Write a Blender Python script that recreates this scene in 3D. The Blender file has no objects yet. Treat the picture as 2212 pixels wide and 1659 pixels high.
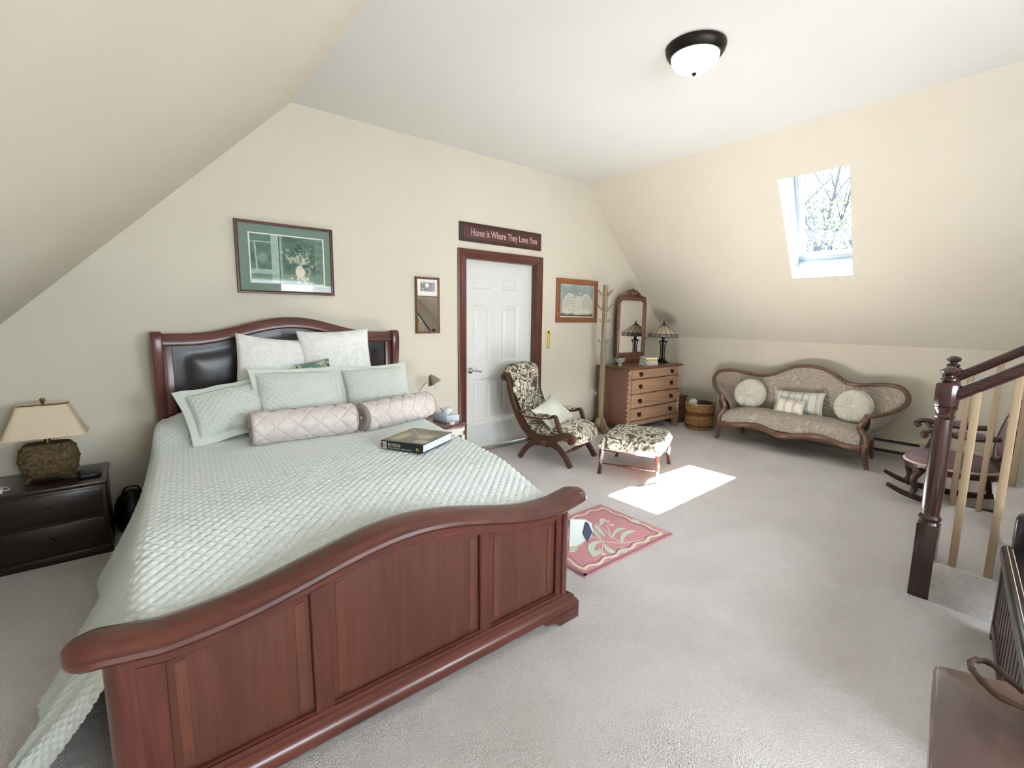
import bpy, bmesh, math, random
import numpy as np
from mathutils import Vector, Matrix

# ------------------------------------------------------------------ camera, world, lights, exposure
scene = bpy.context.scene
COL = scene.collection
PI = math.pi
R = math.radians

cam_d = bpy.data.cameras.new('camera')
cam = bpy.data.objects.new('camera', cam_d)
COL.objects.link(cam)
cam_d.sensor_width = 36.0
cam_d.lens = 1016.0 / 2212.0 * 36.0
cam_d.clip_start = 0.02
cam_d.clip_end = 200
yaw, pit, rol = R(39.01), R(8.017), R(0.6895)
fwd = Vector((math.sin(yaw) * math.cos(pit), math.cos(yaw) * math.cos(pit), -math.sin(pit)))
rgt = Vector((math.cos(yaw), -math.sin(yaw), 0))
upv = rgt.cross(fwd)
r2 = math.cos(rol) * rgt + math.sin(rol) * upv
u2 = -math.sin(rol) * rgt + math.cos(rol) * upv
mw = Matrix((r2, u2, -fwd)).transposed().to_4x4()
mw.translation = Vector((0, 0, 1.45))
cam.matrix_world = mw
scene.camera = cam

scene.view_settings.view_transform = 'Standard'
scene.view_settings.look = 'None'
scene.view_settings.gamma = 1.0
scene.view_settings.use_curve_mapping = False
scene.view_settings.exposure = 0.50
scene.cycles.use_denoising = True
scene.cycles.max_bounces = 6
scene.cycles.diffuse_bounces = 3
scene.cycles.glossy_bounces = 3
scene.cycles.transmission_bounces = 4
scene.cycles.transparent_max_bounces = 8
scene.cycles.sample_clamp_indirect = 60.0
scene.cycles.use_adaptive_sampling = True
scene.cycles.adaptive_threshold = 0.10
scene.cycles.caustics_reflective = False
scene.cycles.caustics_refractive = False

world = bpy.data.worlds.new('sky')
scene.world = world
world.use_nodes = True
bg = world.node_tree.nodes['Background']
bg.inputs[0].default_value = (0.78, 0.90, 1.0, 1)
bg.inputs[1].default_value = 7.0

def lamp(name, kind, loc, energy, color, **kw):
    d = bpy.data.lights.new(name, kind)
    d.energy = energy
    d.color = color
    for k, v in kw.items():
        if k not in ('aim',):
            setattr(d, k, v)
    o = bpy.data.objects.new(name, d)
    COL.objects.link(o)
    o.location = loc
    if 'aim' in kw:
        o.rotation_euler = Vector(kw['aim']).to_track_quat('-Z', 'Y').to_euler()
    return o

SUN_DIR = Vector((-0.70, 0.15, -1.0))
lamp('sun', 'SUN', (8, 0, 8), 190.0, (0.97, 0.985, 1.0), angle=R(0.6), aim=SUN_DIR)
# added area lamps at the unseen end-wall windows, standing in for daylight fill
lamp('window_fill', 'AREA', (0.75, -2.40, 1.60), 48.0, (0.87, 0.945, 1.0), shape='RECTANGLE', size=1.15, size_y=1.2, aim=(0, 1, -0.55))
lamp('window_fill', 'AREA', (2.45, -2.40, 1.60), 62.0, (0.87, 0.945, 1.0), shape='RECTANGLE', size=1.15, size_y=1.2, aim=(0, 1, -0.55))

# ------------------------------------------------------------------ helpers
def S(h):
    h = h.lstrip('#')
    c = [int(h[i:i + 2], 16) / 255 for i in (0, 2, 4)]
    return tuple(x / 12.92 if x <= 0.04045 else ((x + 0.055) / 1.055) ** 2.4 for x in c)

class NT:
    """small node-tree writer"""
    def __init__(self, name, rough=0.6, spec=0.5, metal=0.0):
        self.m = bpy.data.materials.new(name)
        self.m.use_nodes = True
        self.t = self.m.node_tree
        self.b = self.t.nodes['Principled BSDF']
        self.b.inputs['Roughness'].default_value = rough
        self.b.inputs['Metallic'].default_value = metal
        self.b.inputs['Specular IOR Level'].default_value = spec
    def n(self, kind, **kw):
        x = self.t.nodes.new(kind)
        for k, v in kw.items():
            if k.startswith('i_'):
                key = k[2:].replace('_', ' ')
                x.inputs[key].default_value = v
            else:
                setattr(x, k, v)
        return x
    def l(self, a, ao, b, bi):
        self.t.links.new(a.outputs[ao], b.inputs[bi])
    def coord(self, scale=(1, 1, 1), rot=(0, 0, 0), kind='Object'):
        tc = self.n('ShaderNodeTexCoord')
        mp = self.n('ShaderNodeMapping')
        mp.inputs['Scale'].default_value = scale
        mp.inputs['Rotation'].default_value = rot
        self.l(tc, kind, mp, 'Vector')
        return mp
    def noise(self, vec, scale, detail=4, rough=0.55, dist=0.0):
        x = self.n('ShaderNodeTexNoise')
        x.inputs['Scale'].default_value = scale
        x.inputs['Detail'].default_value = detail
        x.inputs['Roughness'].default_value = rough
        x.inputs['Distortion'].default_value = dist
        self.l(vec, 'Vector', x, 'Vector')
        return x
    def ramp(self, src, so, stops):
        x = self.n('ShaderNodeValToRGB')
        e = x.color_ramp.elements
        while len(e) < len(stops):
            e.new(0.5)
        for i, (p, c) in enumerate(stops):
            e[i].position = p
            e[i].color = tuple(c) + (1,)
        self.l(src, so, x, 'Fac')
        return x
    def bump(self, src, so, strength, dist):
        x = self.n('ShaderNodeBump')
        x.inputs['Strength'].default_value = strength
        x.inputs['Distance'].default_value = dist
        self.l(src, so, x, 'Height')
        self.l(x, 'Normal', self.b, 'Normal')
        return x

M = {}
def plain(name, col, rough=0.6, spec=0.5, metal=0.0, var=0.06, vs=30.0, bump=0.0, bs=200.0, bd=0.001, **ex):
    t = NT(name, rough, spec, metal)
    c = S(col) if isinstance(col, str) else col
    mp = t.coord()
    nz = t.noise(mp, vs, 3)
    t_ = t.ramp(nz, 'Fac', [(0.3, tuple(x * (1 - var) for x in c)), (0.7, tuple(min(1, x * (1 + var)) for x in c))])
    t.l(t_, 'Color', t.b, 'Base Color')
    if bump:
        nb = t.noise(mp, bs, 3)
        t.bump(nb, 'Fac', bump, bd)
    for k, v in ex.items():
        t.b.inputs[k.replace('_', ' ')].default_value = v
    M[name] = t.m
    return t

def wood(name, c1, c2, rough=0.35, axis=0, scale=1.0, coat=0.0, spec=0.5):
    t = NT(name, rough, spec)
    sc = [9 * scale] * 3
    sc[axis] = 0.9 * scale
    mp = t.coord(tuple(sc))
    n1 = t.noise(mp, 2.0, 5, 0.6, 0.6)
    sc2 = [90 * scale] * 3
    sc2[axis] = 3 * scale
    mp2 = t.coord(tuple(sc2))
    n2 = t.noise(mp2, 1.0, 3, 0.6)
    mix = t.n('ShaderNodeMath', operation='MULTIPLY_ADD')
    mix.inputs[1].default_value = 0.65
    t.l(n1, 'Fac', mix, 0)
    m2 = t.n('ShaderNodeMath', operation='MULTIPLY')
    m2.inputs[1].default_value = 0.35
    t.l(n2, 'Fac', m2, 0)
    t.l(m2, 0, mix, 2)
    a, b = S(c1), S(c2)
    rp = t.ramp(mix, 0, [(0.33, a), (0.52, tuple((x + y) / 2 for x, y in zip(a, b))), (0.68, b)])
    t.l(rp, 'Color', t.b, 'Base Color')
    t.bump(n2, 'Fac', 0.08, 0.001)
    t.b.inputs['Coat Weight'].default_value = coat
    t.b.inputs['Coat Roughness'].default_value = 0.25
    M[name] = t.m
    return t

class MB:
    def __init__(self):
        self.v = []
        self.f = []
    def add(self, vs, fs):
        o = len(self.v)
        self.v += [tuple(map(float, p)) for p in vs]
        self.f += [tuple(i + o for i in q) for q in fs]
        return self
    def box(self, x0, x1, y0, y1, z0, z1, tf=None):
        vs = [(x, y, z) for z in (z0, z1) for y in (y0, y1) for x in (x0, x1)]
        if tf:
            vs = [tf(p) for p in vs]
        return self.add(vs, [(0, 2, 3, 1), (4, 5, 7, 6), (0, 1, 5, 4), (2, 6, 7, 3), (0, 4, 6, 2), (1, 3, 7, 5)])
    def quad(self, a, b, c, d):
        return self.add([a, b, c, d], [(0, 1, 2, 3)])
    def beam(self, p0, p1, w, h, up=(0, 0, 1)):
        p0, p1 = Vector(p0), Vector(p1)
        d = (p1 - p0).normalized()
        s = d.cross(Vector(up))
        if s.length < 1e-4:
            s = d.cross(Vector((1, 0, 0)))
        s.normalize()
        u = s.cross(d)
        vs = []
        for p in (p0, p1):
            for a, b in ((-1, -1), (1, -1), (1, 1), (-1, 1)):
                vs.append(p + s * (a * w / 2) + u * (b * h / 2))
        return self.add(vs, [(3, 2, 1, 0), (4, 5, 6, 7), (0, 1, 5, 4), (1, 2, 6, 5), (2, 3, 7, 6), (3, 0, 4, 7)])
    def surf(self, g, cu=False, cv=False):
        g = [list(r) for r in g]
        m, n = len(g), len(g[0])
        vs = [p for r in g for p in r]
        fs = []
        for i in range(m if cu else m - 1):
            for j in range(n if cv else n - 1):
                i2, j2 = (i + 1) % m, (j + 1) % n
                fs.append((i * n + j, i * n + j2, i2 * n + j2, i2 * n + j))
        return self.add(vs, fs)
    def tube(self, path, rad, n=10, closed=False, flat=None, up=(0, 0, 1), caps=True):
        """sweep an (elliptic) section along a path; flat=(a,b) scales across and along up"""
        P = [Vector(p) for p in path]
        m = len(P)
        rads = rad if isinstance(rad, (list, tuple)) else [rad] * m
        fa, fb = flat if flat else (1, 1)
        rings = []
        prev = None
        for i in range(m):
            if closed:
                d = P[(i + 1) % m] - P[i - 1]
            else:
                d = P[min(i + 1, m - 1)] - P[max(i - 1, 0)]
            d.normalize()
            ref = Vector(up) if prev is None else prev
            s = d.cross(ref)
            if s.length < 1e-3:
                s = d.cross(Vector((1, 0, 0))) if abs(d.x) < .9 else d.cross(Vector((0, 1, 0)))
            s.normalize()
            u = s.cross(d).normalized()
            if flat is None:
                prev = u
            rings.append([P[i] + s * (math.cos(a) * rads[i] * fa) + u * (math.sin(a) * rads[i] * fb) for a in [2 * PI * k / n for k in range(n)]])
        o = len(self.v)
        self.surf(rings, cu=closed, cv=True)
        if caps and not closed:
            self.f.append(tuple(o + k for k in range(n))[::-1])
            self.f.append(tuple(o + (m - 1) * n + k for k in range(n)))
        return self
    def cyl(self, p0, p1, r0, r1=None, n=14):
        return self.tube([p0, p1], [r0, r0 if r1 is None else r1], n)
    def lathe(self, prof, c=(0, 0, 0), n=20, axis=2, sx=1.0, sy=1.0):
        rings = []
        for r, h in prof:
            ring = []
            for k in range(n):
                a = 2 * PI * k / n
                x, y = r * math.cos(a) * sx, r * math.sin(a) * sy
                p = (x, y, h) if axis == 2 else ((h, x, y) if axis == 0 else (x, h, y))
                ring.append((p[0] + c[0], p[1] + c[1], p[2] + c[2]))
            rings.append(ring)
        o = len(self.v)
        self.surf(rings, cv=True)
        m = len(prof)
        if prof[0][0] > 1e-5:
            self.f.append(tuple(o + k for k in range(n))[::-1])
        if prof[-1][0] > 1e-5:
            self.f.append(tuple(o + (m - 1) * n + k for k in range(n)))
        return self
    def prism(self, poly, fn, d0, d1):
        """poly: 2D outline; fn(a, b, d) -> 3D"""
        n = len(poly)
        vs = [fn(a, b, d0) for a, b in poly] + [fn(a, b, d1) for a, b in poly]
        fs = [tuple(range(n))[::-1], tuple(range(n, 2 * n))]
        fs += [(i, (i + 1) % n, (i + 1) % n + n, i + n) for i in range(n)]
        return self.add(vs, fs)
    def build(self, name, mat, parent=None, bev=0.0, smooth=True, seg=2, ang=38, world=False, kind=None):
        me = bpy.data.meshes.new(name)
        v = self.v
        if world and parent is not None:
            inv = parent.matrix_basis.inverted()
            v = [inv @ Vector(p) for p in v]
        me.from_pydata(v, [], self.f)
        bm = bmesh.new()
        bm.from_mesh(me)
        bmesh.ops.remove_doubles(bm, verts=bm.verts, dist=1e-5)
        bmesh.ops.recalc_face_normals(bm, faces=bm.faces)
        if bev > 0:
            ed = [e for e in bm.edges if len(e.link_faces) == 2 and e.calc_face_angle(0) > R(30)]
            bmesh.ops.bevel(bm, geom=ed, offset=bev, segments=seg, profile=0.5, affect='EDGES', clamp_overlap=True)
        bm.to_mesh(me)
        bm.free()
        if smooth:
            me.polygons.foreach_set('use_smooth', [True] * len(me.polygons))
            me.set_sharp_from_angle(angle=R(ang))
        me.materials.append(M[mat] if isinstance(mat, str) else mat)
        o = bpy.data.objects.new(name, me)
        COL.objects.link(o)
        if parent is not None:
            o.parent = parent
        if kind:
            o['kind'] = kind
        return o

def thing(name, label, cat, loc=(0, 0, 0), rz=0.0, group=None, rot=None):
    o = bpy.data.objects.new(name, None)
    COL.objects.link(o)
    o.empty_display_size = 0.1
    o.location = loc
    o.rotation_euler = rot if rot else (0, 0, rz)
    o['label'] = label
    o['category'] = cat
    if group:
        o['group'] = group
    bpy.context.view_layer.update()
    return o

def tag(o, label, cat, group=None):
    o['label'] = label
    o['category'] = cat
    if group:
        o['group'] = group
    return o

def struct(o, label, cat):
    o['kind'] = 'structure'
    o['label'] = label
    o['category'] = cat
    return o

def copy_part(o, parent):
    c = o.copy()
    COL.objects.link(c)
    c.parent = parent
    return c

def spline(pts, n=8, closed=False):
    """Catmull-Rom through points"""
    P = [np.array(p, float) for p in pts]
    m = len(P)
    out = []
    rng = range(m if closed else m - 1)
    for i in rng:
        if closed:
            a, b, c, d = P[i - 1], P[i], P[(i + 1) % m], P[(i + 2) % m]
        else:
            a, b, c, d = P[max(i - 1, 0)], P[i], P[i + 1], P[min(i + 2, m - 1)]
        for k in range(n):
            t = k / n
            out.append(0.5 * (2 * b + (c - a) * t + (2 * a - 5 * b + 4 * c - d) * t * t + (3 * b - a - 3 * c + d) * t ** 3))
    if not closed:
        out.append(P[-1])
    return [tuple(map(float, p)) for p in out]

def fast_mesh(name, verts, quads, mat, parent=None, smooth=True, colors=None):
    """numpy mesh: verts (n,3), quads (m,4)"""
    me = bpy.data.meshes.new(name)
    n, m = len(verts), len(quads)
    me.vertices.add(n)
    me.vertices.foreach_set('co', np.asarray(verts, np.float32).ravel())
    me.loops.add(m * 4)
    me.loops.foreach_set('vertex_index', np.asarray(quads, np.int32).ravel())
    me.polygons.add(m)
    me.polygons.foreach_set('loop_start', np.arange(0, m * 4, 4, dtype=np.int32))
    me.update(calc_edges=True)
    me.validate()
    if smooth:
        me.polygons.foreach_set('use_smooth', [True] * len(me.polygons))
    if colors is not None:
        ca = me.color_attributes.new('print', 'FLOAT_COLOR', 'POINT')
        ca.data.foreach_set('color', np.asarray(colors, np.float32).ravel())
    me.materials.append(M[mat] if isinstance(mat, str) else mat)
    o = bpy.data.objects.new(name, me)
    COL.objects.link(o)
    if parent is not None:
        o.parent = parent
    return o

def grid_quads(m, n):
    i = np.arange(m - 1)[:, None]
    j = np.arange(n - 1)[None, :]
    a = i * n + j
    return np.stack([a, a + 1, a + n + 1, a + n], -1).reshape(-1, 4)

def text_mesh(body, size, extrude, mat, parent, origin, xdir, updir, name='word', align='LEFT', width=None, shear=0.0, gapf=0.16):
    cu = bpy.data.curves.new('t', 'FONT')
    cu.body = body
    cu.size = size
    cu.extrude = extrude
    cu.align_x = align
    cu.shear = shear
    cu.resolution_u = 4
    to = bpy.data.objects.new('t', cu)
    COL.objects.link(to)
    dg = bpy.context.evaluated_depsgraph_get()
    me = bpy.data.meshes.new_from_object(to.evaluated_get(dg))
    bpy.data.objects.remove(to)
    bpy.data.curves.remove(cu)
    co = np.array([v.co[:] for v in me.vertices])
    w0 = co[:, 0].max() - co[:, 0].min()
    if width:
        co[:, 0] *= width / (co[:, 0].max() - co[:, 0].min())
    xd, ud = np.array(Vector(xdir).normalized()), np.array(Vector(updir).normalized())
    nd = np.cross(xd, ud)
    w = np.array(origin) + co[:, :1] * xd + co[:, 1:2] * ud + co[:, 2:3] * nd
    me.vertices.foreach_set('co', w.astype(np.float32).ravel())
    me.materials.clear()
    me.materials.append(M[mat])
    me.update()
    me.name = name
    # one mesh per word: group the glyph islands by the gaps between them
    bm = bmesh.new()
    bm.from_mesh(me)
    seen = set()
    isl = []
    for v in bm.verts:
        if v.index in seen:
            continue
        st, comp = [v], []
        seen.add(v.index)
        while st:
            q = st.pop()
            comp.append(q.index)
            for e in q.link_edges:
                w_ = e.other_vert(q)
                if w_.index not in seen:
                    seen.add(w_.index)
                    st.append(w_)
        isl.append((co[comp, 0].min(), co[comp, 0].max(), comp))
    bm.free()
    isl.sort()
    gap = gapf * size * (width / w0 if width else 1)
    words, end = [], None
    for a, c, comp in isl:
        if end is None or a - end > gap:
            words.append([])
            end = c
        words[-1] += comp
        end = max(end, c)
    out = []
    polys = [tuple(p.vertices) for p in me.polygons]
    for wd in words:
        ids = {i: k for k, i in enumerate(wd)}
        m2 = bpy.data.meshes.new(name)
        m2.from_pydata([tuple(w[i]) for i in wd], [], [tuple(ids[i] for i in p) for p in polys if p[0] in ids])
        m2.materials.append(M[mat])
        o = bpy.data.objects.new(name, m2)
        COL.objects.link(o)
        o.parent = parent
        out.append(o)
    bpy.data.meshes.remove(me)
    return out

# ------------------------------------------------------------------ materials of the shell
def m_shell():
    t = NT('wall_paint', 0.75, 0.25)
    mp = t.coord()
    nz = t.noise(mp, 1.2, 3)
    rp = t.ramp(nz, 'Fac', [(0.3, S('#d8cfbe')), (0.7, S('#dbd3c2'))])
    t.l(rp, 'Color', t.b, 'Base Color')
    nb = t.noise(mp, 220, 3)
    t.bump(nb, 'Fac', 0.08, 0.001)
    M['wall_paint'] = t.m
    t = NT('ceiling_paint', 0.85, 0.2)
    mp = t.coord()
    nz = t.noise(mp, 1.0, 2)
    rp = t.ramp(nz, 'Fac', [(0.3, S('#dddbd4')), (0.7, S('#dfddd7'))])
    t.l(rp, 'Color', t.b, 'Base Color')
    nb = t.noise(mp, 180, 3)
    t.bump(nb, 'Fac', 0.1, 0.001)
    M['ceiling_paint'] = t.m
    t = NT('carpet_pile', 0.95, 0.1)
    mp = t.coord()
    n1 = t.noise(mp, 2.2, 4, 0.6, 0.4)
    n2 = t.noise(mp, 170, 4, 0.7)
    ad = t.n('ShaderNodeMath', operation='MULTIPLY_ADD')
    ad.inputs[1].default_value = 0.72
    t.l(n2, 'Fac', ad, 0)
    m2 = t.n('ShaderNodeMath', operation='MULTIPLY')
    m2.inputs[1].default_value = 0.28
    t.l(n1, 'Fac', m2, 0)
    t.l(m2, 0, ad, 2)
    rp = t.ramp(ad, 0, [(0.34, S('#cfc6c3')), (0.5, S('#e8e0dd')), (0.64, S('#f2ecea'))])
    t.l(rp, 'Color', t.b, 'Base Color')
    t.b.inputs['Sheen Weight'].default_value = 0.25
    vo = t.n('ShaderNodeTexVoronoi')
    vo.inputs['Scale'].default_value = 190
    t.l(mp, 'Vector', vo, 'Vector')
    hm = t.n('ShaderNodeMath', operation='ADD')
    t.l(vo, 'Distance', hm, 0)
    t.l(n2, 'Fac', hm, 1)
    t.bump(hm, 0, 0.9, 0.006)
    M['carpet_pile'] = t.m
m_shell()
wood('cherry', '#3f1a14', '#6e3527', 0.3, 0, 1.0, 0.35)
wood('cherry_v', '#3f1a14', '#6e3527', 0.3, 2, 1.0, 0.35)
wood('cherry_panel', '#48231a', '#6b3a2a', 0.34, 2, 0.7, 0.3)
wood('cherry_band', '#50281c', '#73402c', 0.34, 2, 2.0, 0.3)
wood('casing_wood', '#4b2119', '#6d372b', 0.35, 2, 1.0, 0.2)
wood('casing_wood_x', '#4b2119', '#6d372b', 0.35, 0, 1.0, 0.2)
plain('door_white', '#dfdfda', 0.4, 0.4, var=0.01)
plain('chrome', '#d8d8d6', 0.22, metal=1.0, var=0.02)
plain('vinyl_white', '#d3d9dd', 0.4, var=0.01)
plain('silver_sill', '#a9a49b', 0.35, metal=0.8, var=0.03)

# ------------------------------------------------------------------ the room shell
W = 4.10            # back wall
XL, XR = -0.77, 6.32
KZ = 1.20
CL, CR, CZ = 1.10, 4.455, 3.07
YF = -2.5

b = MB().box(XL - 0.2, XR + 0.3, YF - 0.2, W + 0.3, -0.2, 0.0)
struct(b.build('floor', 'carpet_pile', smooth=False), 'beige cut-pile carpet floor of the attic bedroom', 'carpet')
b = MB().box(CL - 0.1, CR + 0.1, YF - 0.1, W + 0.15, CZ, CZ + 0.12)
struct(b.build('ceiling', 'ceiling_paint', smooth=False), 'flat white ceiling between the two slopes', 'ceiling')

def slab(pts, fn, d, hole=None):
    return MB().prism(pts, fn, 0, d)

# back gable wall with the door opening (x 2.695..3.655, z 0..2.045)
DX0, DX1, DZ = 2.70, 3.655, 2.045
b = MB()
fy = lambda a, c, d: (a, W + d, c)
b.prism([(XL, 0), (DX0, 0), (DX0, CZ), (CL, CZ), (XL, KZ)], fy, 0, 0.16)
b.prism([(DX0, DZ), (DX1, DZ), (DX1, CZ), (DX0, CZ)], fy, 0, 0.16)
b.prism([(DX1, 0), (XR, 0), (XR, KZ), (CR, CZ), (DX1, CZ)], fy, 0, 0.16)
struct(b.build('wall_back', 'wall_paint', smooth=False), 'beige gable wall behind the bed and door', 'wall')
b = MB().box(XL - 0.12, XL, YF, W + 0.15, 0, KZ)
struct(b.build('wall_left', 'wall_paint', smooth=False), 'low beige knee wall on the left', 'wall')
b = MB().box(XR, XR + 0.12, YF, W + 0.15, 0, KZ + 0.02)
struct(b.build('wall_right', 'wall_paint', smooth=False), 'low beige knee wall behind the sofa', 'wall')
b = MB()
fx = lambda a, c, d: (c[0] if isinstance(c, tuple) else c, a, 0)
b.prism([(XL, KZ), (CL, CZ), (CL, CZ + 0.16), (XL - 0.12, KZ + 0.04)], lambda a, c, d: (a, d, c), YF, W + 0.15)
struct(b.build('wall_slope_left', 'wall_paint', smooth=False), 'sloping beige attic wall on the left', 'wall')

# right slope with the roof-window opening; coordinates (u down the slope, y)
SD = Vector((XR - CR, 0, KZ - CZ)).normalized()      # down the slope
SN = Vector((-SD.z, 0, SD.x)) * 1.0                   # outward normal
if SN.z < 0:
    SN = -SN
SLEN = math.hypot(XR - CR, KZ - CZ)
def SP(u, y, d=0.0):
    return tuple(Vector((CR, y, CZ)) + SD * u + SN * d)
# interior opening corners and outer (glass) corners, (u, y)
OPEN = [(0.462, 2.026), (0.462, 1.462), (1.640, 1.588), (1.640, 2.138)]
SHD = 0.36
OUTR = [(0.44, 2.00), (0.44, 1.42), (1.675, 1.58), (1.675, 2.185)]
def slope_with_holes(holes):
    b = MB()
    ys = [YF]
    y_end = W + 0.15
    prev_lo = YF
    segs = []
    holes = sorted(holes, key=lambda h: min(p[1] for p in h))
    left = (YF, YF)
    for h in holes:
        tl, tr, br, bl = h            # tl has the larger y
        segs.append(('solid', left, (tr[1], br[1])))
        b.quad(SP(0, tr[1]), SP(0, tl[1]), SP(tl[0], tl[1]), SP(tr[0], tr[1]))
        b.quad(SP(br[0], br[1]), SP(bl[0], bl[1]), SP(SLEN, bl[1]), SP(SLEN, br[1]))
        b.quad(SP(0, left[0]), SP(0, tr[1]), SP(tr[0], tr[1]), SP(tr[0], left[0]))
        b.quad(SP(tr[0], left[0]), SP(tr[0], tr[1]), SP(br[0], br[1]), SP(br[0], left[1]))
        b.quad(SP(br[0], left[1]), SP(br[0], br[1]), SP(SLEN, br[1]), SP(SLEN, left[1]))
        left = (tl[1], bl[1])
        lu = (tl[0], bl[0])
    b.quad(SP(0, left[0]), SP(0, y_end), SP(lu[0], y_end), SP(lu[0], left[0]))
    b.quad(SP(lu[0], left[0]), SP(lu[0], y_end), SP(lu[1], y_end), SP(lu[1], left[1]))
    b.quad(SP(lu[1], left[1]), SP(lu[1], y_end), SP(SLEN, y_end), SP(SLEN, left[1]))
    return b
b = slope_with_holes([OPEN])
struct(b.build('wall_slope_right', 'wall_paint', smooth=False), 'sloping beige attic wall with the roof window above the sofa', 'wall')
# outer roof skin, same holes by the outer corners (keeps the daylight out elsewhere)
b = MB()
def outer_skin():
    d = SHD + 0.02
    y0, y1 = YF - 0.3, W + 0.4
    b.quad(SP(-0.4, y0, d), SP(-0.4, y1, d), SP(OUTR[0][0], y1, d), SP(OUTR[0][0], y0, d))
    b.quad(SP(OUTR[2][0], y0, d), SP(OUTR[2][0], y1, d), SP(SLEN + 0.5, y1, d), SP(SLEN + 0.5, y0, d))
    u0, u1 = OUTR[0][0], OUTR[2][0]
    b.quad(SP(u0, y0, d), SP(u0, OUTR[1][1], d), SP(u1, OUTR[2][1], d), SP(u1, y0, d))
    b.quad(SP(u0, OUTR[0][1], d), SP(u0, y1, d), SP(u1, y1, d), SP(u1, OUTR[3][1], d))
outer_skin()
struct(b.build('roof', 'wall_paint', smooth=False), 'outer skin of the roof slope around the roof window', 'roof')

def glass_mat():
    t = NT('pane_glass', 0.0, 0.5)
    out = t.t.nodes['Material Output']
    tr = t.n('ShaderNodeBsdfTransparent')
    tr.inputs[0].default_value = (0.97, 0.99, 1.0, 1)
    gl = t.n('ShaderNodeBsdfGlossy')
    gl.inputs['Roughness'].default_value = 0.02
    fr = t.n('ShaderNodeFresnel')
    fr.inputs[0].default_value = 1.25
    mx = t.n('ShaderNodeMixShader')
    t.l(fr, 0, mx, 0)
    t.l(tr, 0, mx, 1)
    t.l(gl, 0, mx, 2)
    t.l(mx, 0, out, 'Surface')
    M['pane_glass'] = t.m
glass_mat()

def roof_window(name, op, out, label):
    root = thing(name, label, 'window')
    root['kind'] = 'structure'
    del root['category']
    root['category'] = 'window'
    b = MB()
    for k in range(4):
        a, c = k, (k + 1) % 4
        b.quad(SP(*op[a]), SP(*op[c]), SP(*out[c], SHD), SP(*out[a], SHD))
    b.build('shaft_lining', 'vinyl_white', root, smooth=False)
    # sash: inner frame of four bars with a stepped edge
    cu = sum(p[0] for p in out) / 4
    cy = sum(p[1] for p in out) / 4
    def inset(t):
        r = []
        for u, y in out:
            r.append((u + (t if u < cu else -t), y + (t if y < cy else -t)))
        return r
    for t0, t1, d0, d1, nm in ((-0.005, 0.026, SHD - 0.03, SHD + 0.03, 'window_frame'), (0.026, 0.060, SHD - 0.012, SHD + 0.03, 'sash')):
        A, Bq = inset(t0), inset(t1)
        b = MB()
        for k in range(4):
            c = (k + 1) % 4
            vs = [SP(*A[k], d0), SP(*A[c], d0), SP(*Bq[c], d0), SP(*Bq[k], d0), SP(*A[k], d1), SP(*A[c], d1), SP(*Bq[c], d1), SP(*Bq[k], d1)]
            b.add(vs, [(0, 1, 2, 3), (7, 6, 5, 4), (0, 4, 5, 1), (1, 5, 6, 2), (2, 6, 7, 3), (3, 7, 4, 0)])
        b.build(nm, 'vinyl_white', root, smooth=False)
    A = inset(0.058)
    b = MB().quad(*[SP(*p, SHD + 0.012) for p in A])
    b.build('pane', 'pane_glass', root, smooth=False)
    return root
roof_window('window_1', OPEN, OUTR, 'white roof window in the right slope looking out on bare trees')

# end wall behind the photographer with two unseen windows, put in for daylight
WINS = [(0.15, 1.35), (1.85, 3.05)]
b = MB()
ff = lambda a, c, d: (a, YF - d, c)
b.prism([(XL - 0.1, 0), (0.15, 0), (0.15, 2.25), (XL - 0.1, KZ + 0.1)], ff, 0, 0.12)
b.prism([(0.15, 0), (1.35, 0), (1.35, 0.9), (0.15, 0.9)], ff, 0, 0.12)
b.prism([(1.35, 0), (1.85, 0), (1.85, 2.2), (1.35, 2.2)], ff, 0, 0.12)
b.prism([(1.85, 0), (3.05, 0), (3.05, 0.9), (1.85, 0.9)], ff, 0, 0.12)
b.prism([(3.05, 0), (XR + 0.1, 0), (XR + 0.1, KZ + 0.1), (5.4, 2.3), (3.05, 2.3)], ff, 0, 0.12)
b.prism([(0.15, 2.2), (1.35, 2.2), (1.85, 2.2), (3.05, 2.2), (5.5, 2.2), (CR + 0.1, CZ + 0.05), (CL - 0.1, CZ + 0.05), (0.10, 2.2)], ff, 0, 0.12)
struct(b.build('wall_front', 'wall_paint', smooth=False), 'beige end wall behind the photographer', 'wall')
for k, (a, c) in enumerate(WINS):
    r = thing('window_%d' % (2 + k), ('left' if k == 0 else 'right') + ' unseen white window assumed in the end wall behind the photographer', 'window')
    r['kind'] = 'structure'
    b = MB()
    y0, y1 = YF - 0.10, YF - 0.03
    zt = 2.2
    b.box(a, a + 0.05, y0, y1, 0.9, zt).box(c - 0.05, c, y0, y1, 0.9, zt).box(a, c, y0, y1, 0.9, 0.95).box(a, c, y0, y1, zt - 0.05, zt).box(a, c, y0, y1, 1.52, 1.56)
    b.build('window_frame', 'vinyl_white', r, smooth=False)
    MB().quad((a, YF - 0.07, 0.9), (c, YF - 0.07, 0.9), (c, YF - 0.07, zt), (a, YF - 0.07, zt)).build('pane', 'pane_glass', r, smooth=False)

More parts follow.
